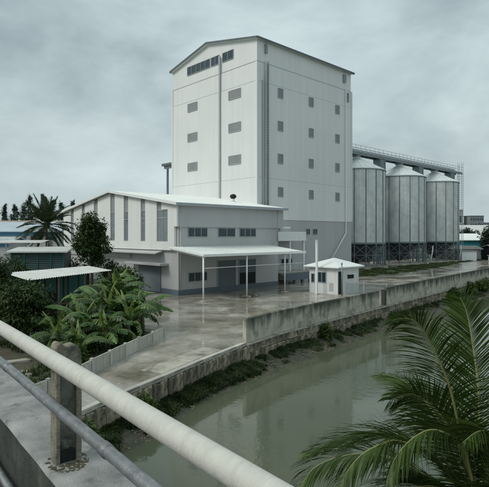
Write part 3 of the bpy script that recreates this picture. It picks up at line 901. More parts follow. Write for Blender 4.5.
# ------------------------------------------------------------------ silos and gangway
SR, SZ0, SZ1, SAP = 5.05, 4.35, 17.15, 19.6
def make_silo(label, a):
    root = thing('grain_silo', label, 'silo', T0 + AX*a + BX*9.35, ROT, 'grain silos beside the mill tower')
    n = 72
    MB().lathe([(SR,SZ0),(SR,SZ1)], n, capb=False, capt=False).build('shell', M['galv'], root, smooth=True)
    mb = MB(); mb.lathe([(SR+.14,SZ1-.06),(SR+.14,SZ1+.06),(.62,SAP-.1),(.62,SAP+.25)], n, capb=False)
    r = mb.build('cone_roof', M['galv_roof'], root)
    mb = MB()
    for k in range(24):
        t = 2*math.pi*k/24
        mb.bar(((SR+.1)*math.cos(t),(SR+.1)*math.sin(t),SZ1+.10),(.65*math.cos(t),.65*math.sin(t),SAP-.05),.05,.06)
    mb.build('roof_rib', M['galv_roof'], r)
    MB().lathe([(SR+.17,SZ1-.16),(SR+.17,SZ1-.04)], n).build('eave_ring', M['galv_rib'], root)
    MB().lathe([(SR+.10,SZ0-.25),(SR+.10,SZ0+.06)], n).build('base_ring', M['galv_rib'], root)
    MB().lathe([(SR-.2,SZ0-.2),(.5,1.0),(.5,.6)], 36).build('hopper', M['hopper'], root, smooth=True)
    MB().lathe([(.8,SAP+.2),(.8,SAP+.75),(.3,SAP+.8)], 16).build('roof_cap', M['steel'], root)
    MB().box(1.9,2.5,-2.4,-1.8,SZ1+.8,SZ1+1.35).build('roof_vent', M['trim_dark'], root)
    NL = 16
    for k in range(NL):
        t = 2*math.pi*(k+.35)/NL; c, s_ = math.cos(t), math.sin(t)
        mb = MB(); mb.bar(((SR+.02)*c,(SR+.02)*s_,.15),((SR+.02)*c,(SR+.02)*s_,SZ1-.1),.12,.12)
        mb.build('leg', M['galv_rib'], root)
    mb = MB(); rr = SR+.06
    for k in range(NL):
        t0 = 2*math.pi*(k+.35)/NL; t1 = 2*math.pi*(k+1.35)/NL
        for z0, z1 in ((.5,2.2),(2.3,4.0)):
            mb.bar((rr*math.cos(t0),rr*math.sin(t0),z0),(rr*math.cos(t1),rr*math.sin(t1),z1),.055,.055)
            mb.bar((rr*math.cos(t1),rr*math.sin(t1),z0),(rr*math.cos(t0),rr*math.sin(t0),z1),.055,.055)
        mb.bar((rr*math.cos(t0),rr*math.sin(t0),2.25),(rr*math.cos(t1),rr*math.sin(t1),2.25),.08,.08)
    mb.build('bracing', M['steel'], root)
    MB().lathe([(SR+.6,0),(SR+.6,.16)], 48).build('base_slab', M['kerb'], root)
    return root
make_silo('grey corrugated steel silo standing next to the tall mill tower', 34.5)
make_silo('grey corrugated steel silo standing between the two other silos', 49.5)
make_silo('grey corrugated steel silo with the ladder tower, farthest from the mill tower', 64.6)
gw = thing('conveyor_gangway', 'long steel conveyor gangway with railings above the silo roofs', 'gangway', T0 + BX*9.35, ROT)
GZ = 20.45; gx0, gx1 = TL-.1, 77.3
MB().box(gx0,gx1,-.8,.8,GZ,GZ+.18).build('deck', M['steel'], gw)
mb = MB(); mb.box(gx0,gx1,-.85,-.7,GZ-.35,GZ+.0); mb.box(gx0,gx1,.7,.85,GZ-.35,GZ); mb.build('girder', M['steel'], gw)
MB().box(gx0,gx1-3,-.3,.3,GZ+.2,GZ+.7).build('conveyor_case', M['steel_pale'], gw)
for sy in (-.82,.82):
    mb = MB(); x = gx0+.2
    while x < gx1:
        mb.box(x-.03,x+.03,sy-.03,sy+.03,GZ+.18,GZ+1.35); x += 1.5
    for z in (.75,1.32): mb.box(gx0,gx1,sy-.025,sy+.025,GZ+z,GZ+z+.05)
    mb.build('railing', M['steel_pale'], gw)
for x in (42.2, 57.2, 72.2):
    mb = MB()
    for dx in (-.8,.8):
        for dy in (-.7,.7): mb.bar((x+dx,dy,0),(x+dx,dy,GZ-.3),.22,.22)
    z = .5
    while z < GZ-2.2:
        for dy in (-.7,.7): mb.bar((x-.8,dy,z),(x+.8,dy,z+2),.1,.1); mb.bar((x-.8,dy,z+2),(x+.8,dy,z+2),.1,.1)
        z += 2
    mb.build('support_tower', M['steel'], gw)
    MB().box(x-.85,x+.85,-.75,.75,GZ-3.4,GZ-.36).build('tower_head', M['galv_rib'], gw)
mb = MB(); lx = gx1-.2
for dx in (-.45,.45):
    for dy in (-.45,.45): mb.bar((lx+dx,-.4+dy,0),(lx+dx,-.4+dy,GZ+2.6),.07,.07)
z = .4
while z < GZ+2.4:
    mb.bar((lx-.45,-.85,z),(lx+.45,-.85,z),.05,.05); mb.bar((lx-.45,.05,z),(lx-.45,-.85,z),.05,.05); mb.bar((lx-.45,.05,z),(lx+.45,.05,z),.05,.05); z += .55
mb.build('ladder_tower', M['steel_pale'], gw)
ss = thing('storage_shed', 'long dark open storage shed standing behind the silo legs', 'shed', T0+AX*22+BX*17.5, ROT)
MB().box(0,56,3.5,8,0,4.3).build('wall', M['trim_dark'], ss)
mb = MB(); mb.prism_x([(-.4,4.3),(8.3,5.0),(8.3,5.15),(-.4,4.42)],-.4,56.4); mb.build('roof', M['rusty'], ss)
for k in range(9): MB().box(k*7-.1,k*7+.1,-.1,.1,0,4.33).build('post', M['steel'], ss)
# pale discharge pipes under the silos
for i, a in enumerate((53.6, 66.8)):
    pp = thing('discharge_pipe', ('pale bent discharge pipe under the middle silo','pale bent discharge pipe under the silo with the ladder tower')[i], 'pipe', T0+AX*a+BX*4.6, ROT, 'discharge pipes under the silos')
    MB().tube([(0,0,0),(0,0,1.2),(.5,0,2.4),(1.9,.6,3.4)],.12,10).build('pipe', M['galv_roof'], pp, smooth=True)
    MB().box(-.35,.35,-.35,.35,0,.25).build('foot', M['kerb'], pp)

# ------------------------------------------------------------------ bridge with railing, the camera stands on it
BR = R(38.26)
br = thing('bridge', 'grey concrete road bridge edge with pipe railing over the canal', 'bridge', (0,0,0), BR)
mb = MB(); NY = 60
def kz(x, y): return 3.86 + mnoise.noise(Vector((x*4,y*2.2,0)))*.002
ys = [-4+ i*.25 for i in range(int(24/.25)+1)]
xs = [1.20,1.225,1.35,1.5,1.63,1.735,1.75]
o = 0
for y in ys:
    for i, x in enumerate(xs):
        z = kz(x,y) - (.03 if i in (0,len(xs)-1) else 0)
        dx = mnoise.noise(Vector((y*3.1,5,i)))*.012 if i in (0,1) else 0
        mb.v.append((x+dx,y,z))
nx = len(xs)
for j in range(len(ys)-1):
    for i in range(nx-1):
        a = j*nx+i; mb.f.append((a,a+1,a+nx+1,a+nx))
mb.build('kerb_top', M['bridge_conc'], br, smooth=True, recalc=False)
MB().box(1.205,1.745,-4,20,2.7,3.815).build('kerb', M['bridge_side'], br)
MB().box(-9,1.204,-4,20,2.75,3.12).build('deck', M['asphalt'], br)
mb = MB()
for x in (-7.5,-4.5,-1.5,.7): mb.box(x,x+.6,-4,20,2.1,2.75)
mb.build('girder', M['bridge_side'], br)
mb = MB(); mb.tube([(1.125,-4,3.42),(1.125,20,3.42)],.035,14); mb.build('conduit', M['rail_grey'], br, smooth=True)
RX = 1.39
mb = MB(); pts = [(1.215,-3.5+i*.5,4.746) for i in range(46)]
mb.tube(pts,.062,32); mb.build('top_rail', M['rail_white'], br, smooth=True)
mb = MB(); mb.tube([(1.235,-3.5+i*.5,4.378) for i in range(46)],.040,20); mb.build('lower_rail', M['rail_grey'], br, smooth=True)
for y in (5.35,2.9,8.3): MB().tube([(1.235,y,4.378),(1.235,y+.09,4.378)],.045,20).build('rail_sleeve', M['rail_grey'], br, smooth=True)
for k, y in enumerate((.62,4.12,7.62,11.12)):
    mb = MB()
    hx = .105; ty = .07
    mb.box(RX-hx,RX-hx+.035,y-ty,y+ty,3.84,4.60); mb.box(RX+hx-.045,RX+hx,y-ty,y+ty,3.84,4.60)     # flanges
    o = mb.build('post', M['post_conc'], br, bevel=.008)
    top = [(-hx,4.60),(hx,4.60),(hx,4.70),(.098,4.755),(.08,4.79),(.05,4.808),(.02,4.806),(-.005,4.798),(-.022,4.797),(-.036,4.808),(-.05,4.824),(-.072,4.834),(-.092,4.826),(-hx,4.795)]
    MB().prism_y([(RX+q[0],q[1]) for q in top], y-ty, y+ty).build('saddle', M['post_conc'], o, bevel=.014)
    mb = MB(); mb.tube([(1.25,y,4.746),(RX-hx+.01,y,4.746)],.02,8); mb.tube([(1.25,y,4.378),(RX-hx+.01,y,4.378)],.015,8); mb.build('bracket', M['rail_grey'], o)
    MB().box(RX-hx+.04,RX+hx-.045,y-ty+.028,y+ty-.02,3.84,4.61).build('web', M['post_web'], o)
    MB().prism_y([(RX-hx+.037,3.862),(RX+hx-.047,3.862),(RX+hx-.047,3.945),(RX+.03,3.975),(RX+.0,3.968),(RX-.03,3.962),(RX-hx+.037,3.952)],y-ty+.02,y-ty+.03).build('dark_patch', M['near_black'], o)  # thin near-black patch over the foot of the web face
    m2 = MB()
    for i in range(420):
        a_ = random.uniform(0,6.28); r_ = random.uniform(0,1)**.9
        x_ = 1.39 + math.cos(a_)*r_*.16; y_ = y - .05 + math.sin(a_)*r_*.20
        if 1.27 < x_ < 1.51 and abs(y_-y) < .08: continue
        h_ = random.uniform(.002,.006); w_ = random.uniform(.005,.022)
        m2.lathe([(w_,0),(w_*.8,h_*.7),(.003,h_)],6,(max(1.24,x_),y_,3.858))
    mo = m2.build('moss', M['moss'], o, smooth=True); mo['kind'] = 'stuff'

# ------------------------------------------------------------------ plants
def leaf_quad(mb, p, d, up, L_, w_, bend=.25):
    d = d.normalized(); s_ = d.cross(up)
    if s_.length < .01: s_ = d.orthogonal()
    s_.normalize(); n = s_.cross(d)
    o = len(mb.v)
    tip = p + d*L_ - n*L_*bend
    mid = p + d*L_*.5
    mb.v += [tuple(p), tuple(mid + s_*w_ - n*w_*.3), tuple(tip), tuple(mid - s_*w_ - n*w_*.3)]
    mb.f += [(o,o+1,o+2),(o,o+2,o+3)]
def rvec(rnd):
    while True:
        v = Vector((rnd.uniform(-1,1),rnd.uniform(-1,1),rnd.uniform(-1,1)))
        if .05 < v.length < 1: return v
def crown_mesh(rnd, rx, ry, rz, nclump, nleaf, lsz, zc, clump_r=.35, shape=1.0):
    mb = MB(); cl = []
    for i in range(nclump):
        v = rvec(rnd); v = v.normalized()*(rnd.uniform(.35,1)**.6)
        k = 1.0 if v.z < 0 else shape
        cl.append(Vector((v.x*rx*k, v.y*ry*k, v.z*rz+zc)))
    for c in cl:
        cr = clump_r*rnd.uniform(.6,1.25)
        for j in range(nleaf):
            q = rvec(rnd); p = c + q.normalized()*cr*(q.length**.5)
            d = (q.normalized()*.8 + rvec(rnd)*.7 + Vector((0,0,-.25)))
            leaf_quad(mb, p, d, Vector((0,0,1))+rvec(rnd)*.5, lsz*rnd.uniform(.6,1.3), lsz*.28*rnd.uniform(.7,1.3))
    return mb, cl
def bush_tree(name, label, cat, loc, rx, ry, rz, zc, seed, mt='leaf_dark', nclump=70, nleaf=70, lsz=.22, clump_r=.4, group=None, trunk_r=.12, shape=.85):
    rnd = random.Random(seed)
    root = thing(name, label, cat, loc, rnd.uniform(0,6), group)
    mb, cl = crown_mesh(rnd, rx, ry, rz, nclump, nleaf, lsz, zc, clump_r, shape)
    tb = MB(); tb.tube([(0,0,-.05),(.05,.03,zc*.5),(0,.05,zc)],[trunk_r,trunk_r*.8,trunk_r*.45],8)
    for c in rnd.sample(cl, min(12,len(cl))):
        tb.tube([(0.02,.03,zc*rnd.uniform(.35,.8)), tuple(c*.6+Vector((0,0,zc*.35))), tuple(c)],[trunk_r*.4,trunk_r*.25,trunk_r*.08],5)
    tb.build('trunk', M['bark'], root, smooth=True, recalc=False)
    mb.build('crown', M[mt], root, recalc=False)
    return root

def frond(parent, pts, mt, rmt, nper, ll, lw, rr, seg, rnd, droop=.5, spread=1.0, sides=None):
    P = [Vector(p) for p in pts]
    # Catmull-Rom resample
    fine = []
    for i in range(len(P)-1):
        p0 = P[max(i-1,0)]; p1 = P[i]; p2 = P[i+1]; p3 = P[min(i+2,len(P)-1)]
        for k in range(8):
            t = k/8
            fine.append(.5*((2*p1)+(p2-p0)*t+(2*p0-5*p1+4*p2-p3)*t*t+(3*p1-p0-3*p2+p3)*t**3))
    fine.append(P[-1])
    acc = [0]
    for i in range(1,len(fine)): acc.append(acc[-1]+(fine[i]-fine[i-1]).length)
    T_ = acc[-1]
    def pt(s_):
        s_ = min(max(s_,0),T_*.9999)
        for i in range(len(acc)-1):
            if acc[i+1] >= s_:
                t = (s_-acc[i])/max(1e-6,acc[i+1]-acc[i]); return fine[i].lerp(fine[i+1],t), (fine[i+1]-fine[i]).normalized()
    mb = MB()
    d0 = (fine[1]-fine[0]).normalized()
    dm = (fine[-1]-fine[0])
    side = Vector(sides) if sides is not None else dm.cross(Vector((0,0,1)))
    side = (side - d0*side.dot(d0)).normalized()
    for i in range(nper):
        t = .18 + .815*i/(nper-1)
        p, d = pt(t*T_)
        side = (side - d*side.dot(d)).normalized()
        up = side.cross(d).normalized()
        if sides is None and up.z < 0: up = -up
        lenf = (math.sin(min(1,(t-.10)/.42)*math.pi/2) if t < .5 else 1-.72*((t-.5)/.5)**1.7)
        for sg in (-1,1):
            L_ = ll*lenf*rnd.uniform(.86,1.1)
            fwd = .45 + .75*t
            dr = (side*sg*spread + d*(fwd+rnd.uniform(-.14,.14)) + up*rnd.uniform(-.05,.33)).normalized()
            if rnd.random() < .05: L_ *= rnd.uniform(.4,.8)
            q = p + side*sg*rr*(1-.85*t)*.8; w0 = lw*rnd.uniform(.8,1.15)
            o = len(mb.v)
            for k in range(seg+1):
                u_ = k/seg
                wd = w0*(.55+.9*u_ if u_ < .35 else (1-((u_-.35)/.65)**1.6)*.87+.01)
                wv = (d*.85+up*.4).normalized()
                wv = (wv - dr*wv.dot(dr)).normalized()
                mb.v += [tuple(q+wv*wd*.5), tuple(q-wv*wd*.5)]
                q = q + dr*(L_/seg)
                dr = (dr + Vector((0,0,-1))*droop*rnd.uniform(.7,1.3)*(1/seg)*(.6+u_)).normalized()
            for k in range(seg):
                a = o+2*k; mb.f.append((a,a+1,a+3,a+2))
    fo = mb.build('frond', M[mt], parent, smooth=False, recalc=False)
    rb_ = MB(); n = len(fine)
    rb_.tube([tuple(x) for x in fine],[rr*(1-.88*(i/(n-1))) for i in range(n)],8)
    rb_.build('rachis', M[rmt], fo, smooth=True)
    return fo

# --- foreground coconut palm on the far canal bank beside the bridge
pl = thing('coconut_palm', 'lush young coconut palm with arching fronds beside the canal, under the bridge rail', 'palm tree')
rp_ = random.Random(11)
tb = MB(); tb.tube([(5.3,8.6,-.9),(5.1,8.75,-.3),(4.75,8.9,.15),(4.38,9.0,.62)],[.24,.2,.19,.16],14); tb.build('trunk', M['palm_bark'], pl, smooth=True)
FR = [
 ([(4.37,9.00,0.57),(4.30,9.10,1.79),(4.34,9.30,2.91),(4.32,9.50,3.71),(4.27,9.60,4.20),(4.16,9.65,4.50)], (1,-.1,0), 1.05, .35),
 ([(4.29,9.00,0.57),(3.93,8.80,1.74),(3.77,8.70,2.20),(3.51,8.55,3.10),(3.32,8.50,3.52),(3.13,8.45,3.89),(2.88,8.40,4.24),(2.61,8.40,4.30),(2.43,8.40,4.22)], (.8,-.5,0), .95, .75),
 ([(4.37,8.90,0.59),(4.26,8.50,1.71),(3.98,8.30,2.11),(3.37,8.00,2.45),(2.94,7.85,2.64),(2.56,7.70,2.54),(2.29,7.60,2.30),(2.14,7.55,1.97)], None, 1.0, 1.1),
 ([(4.19,8.90,0.63),(3.62,8.60,1.49),(3.00,8.30,2.10),(2.49,8.10,2.36),(2.22,8.00,2.36),(1.87,7.90,2.24),(1.60,7.80,2.00),(1.42,7.75,1.62)], None, .95, 1.0),
 ([(4.20,9.00,0.50),(3.61,9.00,1.11),(2.86,8.90,1.61),(2.21,8.80,1.83),(1.68,8.70,1.84),(1.20,8.60,1.69),(0.90,8.55,1.31)], None, .95, .8),
 ([(4.32,9.10,0.51),(3.96,9.40,1.09),(3.50,9.70,1.53),(2.98,9.90,1.74),(2.43,10.10,1.70),(1.85,10.20,1.52),(1.31,10.30,1.23)], None, 1.0, .35),
 ([(4.42,9.00,0.57),(5.03,9.30,1.51),(5.58,9.60,2.34),(6.25,9.90,2.93),(6.98,10.10,3.18)], None, 1.0, .7),
 ([(4.33,8.90,0.56),(3.74,8.30,1.22),(3.17,7.90,1.67),(2.67,7.60,1.87),(2.30,7.40,1.78)], None, .95, .9),
 ([(4.37,8.90,0.59),(4.57,8.30,1.63),(4.69,7.80,2.19),(4.88,7.50,2.18)], None, .9, .9),
 ([(4.42,9.00,0.53),(4.48,8.60,1.66),(4.19,8.20,2.34),(3.72,7.90,2.60),(3.30,7.70,2.45)], None, .9, 1.0),
 ([(4.25,8.9,0.55),(3.7,8.5,1.2),(3.1,8.2,1.55),(2.5,7.9,1.6),(2.0,7.7,1.35),(1.7,7.6,.95)], None, .95, 1.0),
 ([(4.3,8.8,0.55),(4.0,8.2,1.3),(3.6,7.6,1.75),(3.2,7.1,1.8),(2.9,6.8,1.6)], None, .95, 1.0),
 ([(4.4,8.8,0.55),(4.3,8.1,1.35),(4.1,7.5,1.8),(3.85,7.0,1.85),(3.6,6.6,1.6)], None, .95, 1.0),
 ([(4.30,9.0,0.57),(4.02,8.95,1.45),(3.75,8.95,2.1),(3.4,8.95,2.6),(3.0,8.95,2.85),(2.6,8.95,2.75)], (.9,-.4,0), .95, .85),
 ([(4.35,9.1,0.55),(4.1,9.7,1.4),(3.85,10.3,2.1),(3.5,10.9,2.5),(3.1,11.4,2.5)], None, .95, .7),
]
for pts, sd2, ll, dr in FR:
    frond(pl, pts, 'frond', 'rachis', 118, ll*1.06, .034, .032, 6, rp_, dr, 1.0, sd2)

# --- coconut palm by the warehouse
def palm(loc, zc, nf, fl, seed, label):
    rnd = random.Random(seed)
    root = thing('coconut_palm', label, 'palm tree', loc)
    tb = MB(); tb.tube([(0,0,-.05),(.15,.05,zc*.35),(.05,.1,zc*.7),(0,0,zc)],[.22,.17,.15,.13],10); tb.build('trunk', M['palm_bark'], root, smooth=True)
    for k in range(nf):
        az = 2.39996*k + rnd.uniform(-.2,.2); el = R(82 - 128*(k/nf)) + rnd.uniform(-.1,.1)
        d = Vector((math.cos(az)*math.cos(el), math.sin(az)*math.cos(el), math.sin(el)))
        p = Vector((0,0,zc)); pts = [tuple(p)]
        L_ = fl*rnd.uniform(.85,1.1)
        for j in range(5):
            p = p + d*L_/5; pts.append(tuple(p)); d = (d + Vector((0,0,-.15))).normalized()
        frond(root, pts, 'frond_far', 'rachis_far', 50, .85, .10, .035, 3, rnd, .55, 1.0)
    mb = MB()
    for k in range(7):
        a_ = k*.9; mb.lathe([(.02,-.12),(.11,-.05),(.12,.04),(.03,.13)],8,(math.cos(a_)*.24,math.sin(a_)*.24,zc-.25))
    mb.build('coconuts', M['banana_stem'], root, smooth=True)
    return root
palm((-22.0,55.5,0), 6.75, 44, 3.4, 3, 'mid-sized coconut palm in front of the warehouse gable, beside a dark bushy tree')
bush_tree('mango_tree','dense dark bushy tree against the white warehouse gable','tree',(-13.9,45.5,0),1.7,1.7,2.3,5.3,21,nclump=120,nleaf=85,lsz=.24,clump_r=.42,trunk_r=.16,shape=.75)
bush_tree('shrub','low dark shrub filling the gap under the bushy tree','shrub',(-12.2,46.5,0),1.7,1.2,1.3,2.0,22,nclump=60,nleaf=70,lsz=.22)
bush_tree('shrub','dark shrub growing behind the banana clump by the gable door','shrub',(-10.0,41.5,0),1.9,1.5,1.3,1.6,23,nclump=70,nleaf=70,lsz=.22)
bush_tree('garden_tree','rounded dark leafy tree covering the end of the tin-roofed lean-to','tree',(-11.3,25.5,0),1.35,1.5,1.2,2.05,24,nclump=120,nleaf=90,lsz=.17,clump_r=.36,shape=.9)
bush_tree('garden_tree','dark leafy tree with ragged top beside the rounded garden tree','tree',(-14.2,27.5,0),1.5,1.6,1.7,2.9,25,nclump=120,nleaf=90,lsz=.18,clump_r=.38)
bush_tree('shrub','tall weedy shrub growing in front of the teal shack','shrub',(-17.6,37.5,0),2.2,1.2,1.5,2.6,26,mt='leaf_dark',nclump=60,nleaf=60,lsz=.2)
bush_tree('shrub','dark shrub between the teal shack and the palm trunk','shrub',(-16.9,47.0,0),1.6,1.2,1.5,2.4,27,nclump=60,nleaf=60,lsz=.22)
bush_tree('shrub','shadowy shrub behind the tin-roofed lean-to','shrub',(-9.6,38.5,0),1.5,1.2,1.0,1.7,28,nclump=50,nleaf=60,lsz=.22)

# --- banana plants
def banana_leaf(rnd, L_, wmax, curl):
    mb = MB(); rb2 = MB(); n = 16
    p = Vector((0,0,0)); el = R(rnd.uniform(62,82)); mid = []
    for i in range(n+1):
        t = i/n
        mid.append(p.copy())
        a_ = el - curl*t**1.3
        p = p + Vector((math.cos(a_),0,math.sin(a_)))*(L_/n)
    for sg in (-1,1):
        tear = 0
        for i in range(2,n):
            t0, t1 = (i-2)/(n-2), (i-1)/(n-2)
            w0 = wmax*math.sin(min(1,t0*1.02)**.75*math.pi)**.55 if 0 < t0 < 1 else .02
            w1 = wmax*math.sin(min(1,t1*1.02)**.75*math.pi)**.55 if 0 < t1 < .985 else .02
            if rnd.random() < .45: tear = rnd.uniform(-.35,.75)
            dr = .18 + tear + .35*t0
            lift = Vector((0, sg*math.cos(dr), -math.sin(dr)))
            a, b = mid[i], mid[i+1]
            g_ = (b-a)*(.16 if rnd.random() < .55 else 0)
            o = len(mb.v)
            sl = (b-a)*.5
            mb.v += [tuple(a+g_*.2), tuple(b), tuple(b + lift*w1*.55 + Vector((0,0,.04*w1)) + sl*.5), tuple(a + lift*w0*.55 + sl*.5 + g_),
                     tuple(b + lift*w1 + Vector((0,0,-.22*w1)) + sl - g_), tuple(a + lift*w0 + Vector((0,0,-.22*w0)) + sl + g_*2)]
            mb.f += [(o,o+1,o+2,o+3),(o+3,o+2,o+4,o+5)]
    rb2.tube([tuple(x) for x in mid],[.035*(1-.85*i/n) for i in range(n+1)],5)
    return mb.mesh('leaf'), rb2.mesh('midrib', True)
rb_rnd = random.Random(31)
BL = [banana_leaf(rb_rnd, 2.3, .31, R(rb_rnd.uniform(90,150))) for _ in range(9)]
BY = [banana_leaf(rb_rnd, 1.7, .20, R(35)) for _ in range(2)]
def banana(loc, h, nl, seed, label, sc=1.0):
    rnd = random.Random(seed)
    root = thing('banana_plant', label, 'banana plant', loc, rnd.uniform(0,6), 'banana plants behind the panel wall')
    MB().tube([(0,0,-.05),(.03,0,h*.5),(0,.02,h)],[.13*sc,.11*sc,.07*sc],9).build('stem', M['banana_stem'], root, smooth=True)
    for k in range(nl):
        yg = k < 2
        ms, mr_ = rnd.choice(BY if yg else BL)
        o = bpy.data.objects.new('leaf', ms); col.objects.link(o); o.parent = root
        o.location = (0,0,h-.12*rnd.random()-(0 if yg else .25*rnd.random()))
        o.rotation_euler = (rnd.uniform(-.25,.25), rnd.uniform(-.35,.05) if yg else rnd.uniform(-.25,.45), k*2.4+rnd.uniform(-.3,.3))
        s_ = sc*rnd.uniform(.8,1.12); o.scale = (s_,s_,s_)
        o.data = ms
        if not ms.materials: ms.materials.append(M['banana_young' if yg else 'banana'])
        r_ = bpy.data.objects.new('midrib', mr_); col.objects.link(r_); r_.parent = o
        if not mr_.materials: mr_.materials.append(M['banana_rib'])
    return root
bl_spots = [((-6.2,26.8,0),1.05,13,1.05,'banana plant at the end of the panel wall, leaning leaves over the pavement'),
 ((-6.9,24.8,0),.7,12,.95,'banana plant right behind the middle of the panel wall'),
 ((-7.5,27.2,0),1.5,13,1.1,'tall banana plant in the middle of the clump'),
 ((-8.3,25.6,0),1.1,13,1.0,'banana plant among weeds in the heart of the clump'),
 ((-7.6,29.8,0),1.9,12,1.15,'tall banana plant at the back of the clump before the gable door'),
 ((-6.0,29.4,0),1.2,12,1.1,'banana plant at the back of the clump beside open pavement'),
 ((-9.4,25.2,0),1.0,12,.95,'banana plant beside the corrugated sheet fence'),
 ((-7.6,23.0,0),.5,12,.85,'small banana sucker near the bridge end of the panel wall'),
 ((-8.8,23.6,0),.8,12,.9,'low banana plant rising from weeds near the corrugated sheets'),
 ((-6.6,28.2,0),1.2,12,1.05,'banana plant wedged between the wall end and the tall middle plant'),
 ((-8.5,28.2,0),1.5,12,1.05,'banana plant between the clump and the dark lean-to opening'),
 ((-8.3,31.8,0),1.9,12,1.15,'banana plant under the eave beside the gable door shrub')]
for i, (x, y, r_, lb) in enumerate(((-6.9,25.9,.8,'leafy undergrowth at the foot of the bananas near the wall end'),(-7.6,24.2,.75,'leafy undergrowth behind the middle wall panels'),(-8.0,26.6,.9,'dense undergrowth in the middle of the banana clump'),(-9.0,24.4,.75,'undergrowth bush between banana clump and sheet fence'),(-7.3,21.6,.6,'low weed bush near the bridge end of the panel wall'),(-6.4,27.9,.8,'undergrowth bush behind the last wall panel'))):
    bush_tree('undergrowth', lb, 'shrub', (x,y,0), r_,r_,r_*.7,r_*.62,200+i,mt='leaf_mid',nclump=40,nleaf=60,lsz=.17,clump_r=r_*.33,trunk_r=.03)
for i, (lc, h, nl, sc, lb) in enumerate(bl_spots): banana(lc, h, nl, 40+i, lb, sc)

# --- grass and weeds
def blades(points, rnd, h, wdt, nb, lean=.5):
    mb = MB()
    for (x,y,z,k) in points:
        for j in range(nb):
            a_ = rnd.uniform(0,6.283); d = Vector((math.cos(a_),math.sin(a_),0))
            hh_ = h*k*rnd.uniform(.5,1.2); p = Vector((x+rnd.uniform(-.06,.06),y+rnd.uniform(-.06,.06),z))
            s_ = Vector((-d.y,d.x,0))*wdt*rnd.uniform(.7,1.3)
            q = p + d*hh_*lean*.35 + Vector((0,0,hh_*.65)); t = p + d*hh_*lean*rnd.uniform(.8,1.5) + Vector((0,0,hh_*.85))
            o = len(mb.v)
            mb.v += [tuple(p-s_),tuple(p+s_),tuple(q+s_*.8),tuple(q-s_*.8),tuple(t)]
            mb.f += [(o,o+1,o+2,o+3),(o+3,o+2,o+4)]
    return mb
rg = random.Random(77)
pts = []
for i in range(15000):
    fr = rg.uniform(2.2, 14.0)
    a = interp(W, fr); b = interp(E_, fr)
    t = rg.random()**1.3*.85
    p = a.lerp(b, t)
    dn = .7*mnoise.noise(Vector((p.x*.5,p.y*.5,7))) + .6*mnoise.noise(Vector((p.x*1.7,p.y*1.7,3))) + .55*(1-t) + (.18 if fr < 7 else 0)
    if dn < .16 + .2*rg.random(): continue
    z = -.95 + (WATER_Z+.95)*(t**.8) - .03
    pts.append((p.x,p.y,z,.6+.9*max(0,dn)))
tag(blades(pts, rg, .24, .014, 7).build('bank_grass', M['weed'], recalc=False), kind='stuff')
gs = [(12,-3.2),(18,-4.6),(28,-4.4),(40,-2.6),(52,-.4),(60,1.6),(70,3.0),(76,3.4),(76,4.6),(60,4.0),(44,3.6),(20,3.6),(20.2,.0),(20,-.6),(12,-.9)]
bm = bmesh.new()
fc = bm.faces.new([bm.verts.new((*(T0+AX*q[0]+BX*q[1]).xy, .024)) for q in gs]); bmesh.ops.triangulate(bm, faces=[fc])
me = bpy.data.meshes.new('grass_verge'); bm.to_mesh(me); bm.free(); me.materials.append(M['turf'])
tag(bpy.data.objects.new('grass_verge', me), kind='structure'); col.objects.link(bpy.data.objects['grass_verge'])
def lo_b(a):
    for k in range(7):
        if gs[k][0] <= a <= gs[k+1][0]: return gs[k][1]+(gs[k+1][1]-gs[k][1])*(a-gs[k][0])/(gs[k+1][0]-gs[k][0])
    return 9
pts = []
while len(pts) < 5200:
    a = rg.uniform(12.2,75.5); b = rg.uniform(-4.8,4.4)
    if b < lo_b(a)+.1+.5*mnoise.noise(Vector((a*.6,b*.6,0))) or (a < 20.3 and b > -1): continue
    if mnoise.noise(Vector((a*.35,b*.5,4))) < -.05: continue
    p = T0+AX*a+BX*b; pts.append((p.x,p.y,.02,rg.uniform(.6,1.5)))
tag(blades(pts, rg, .17, .03, 6).build('silo_grass', M['grass'], recalc=False), kind='stuff')
pts = []
for i in range(9000):
    x = rg.uniform(-18,-4.6); y = rg.uniform(14,36)
    # keep behind the panel wall
    lim = -5.0
    for k in range(len(PW)-1):
        if PW[k][1] <= y <= PW[k+1][1]:
            t = (y-PW[k][1])/(PW[k+1][1]-PW[k][1]); lim = PW[k][0]+(PW[k+1][0]-PW[k][0])*t
    if y > PW[-1][1]: lim = -6.0-(y-27.7)*.4
    if x > lim-.12: continue
    if mnoise.noise(Vector((x*.4,y*.4,2))) < (-.1 if x > lim-2.5 else .15): continue
    pts.append((x,y,0,rg.uniform(.6,1.5)))
tag(blades(pts, rg, .30, .016, 6).build('plot_weeds', M['weed'], recalc=False), kind='stuff')
rr_ = random.Random(808); mb = MB()
for i in range(1500):
    fr = rr_.uniform(2.4, 13.5); a = interp(W, fr); b = interp(E_, fr); t = rr_.uniform(.1,1.08); p = a.lerp(b, t)
    z = -.95 + (WATER_Z+.95)*(t**.8); r_ = rr_.uniform(.02,.075)
    vv = [(p.x+math.cos(k*1.256+i)*r_*rr_.uniform(.7,1.2), p.y+math.sin(k*1.256+i)*r_*rr_.uniform(.7,1.2), z) for k in range(5)] + [(p.x,p.y,z+r_*rr_.uniform(.25,.5)+.02)]
    mb.add(vv, [(0,1,5),(1,2,5),(2,3,5),(3,4,5),(4,0,5)])
tag(mb.build('bank_rubble', M['rubble'], recalc=False), kind='stuff')
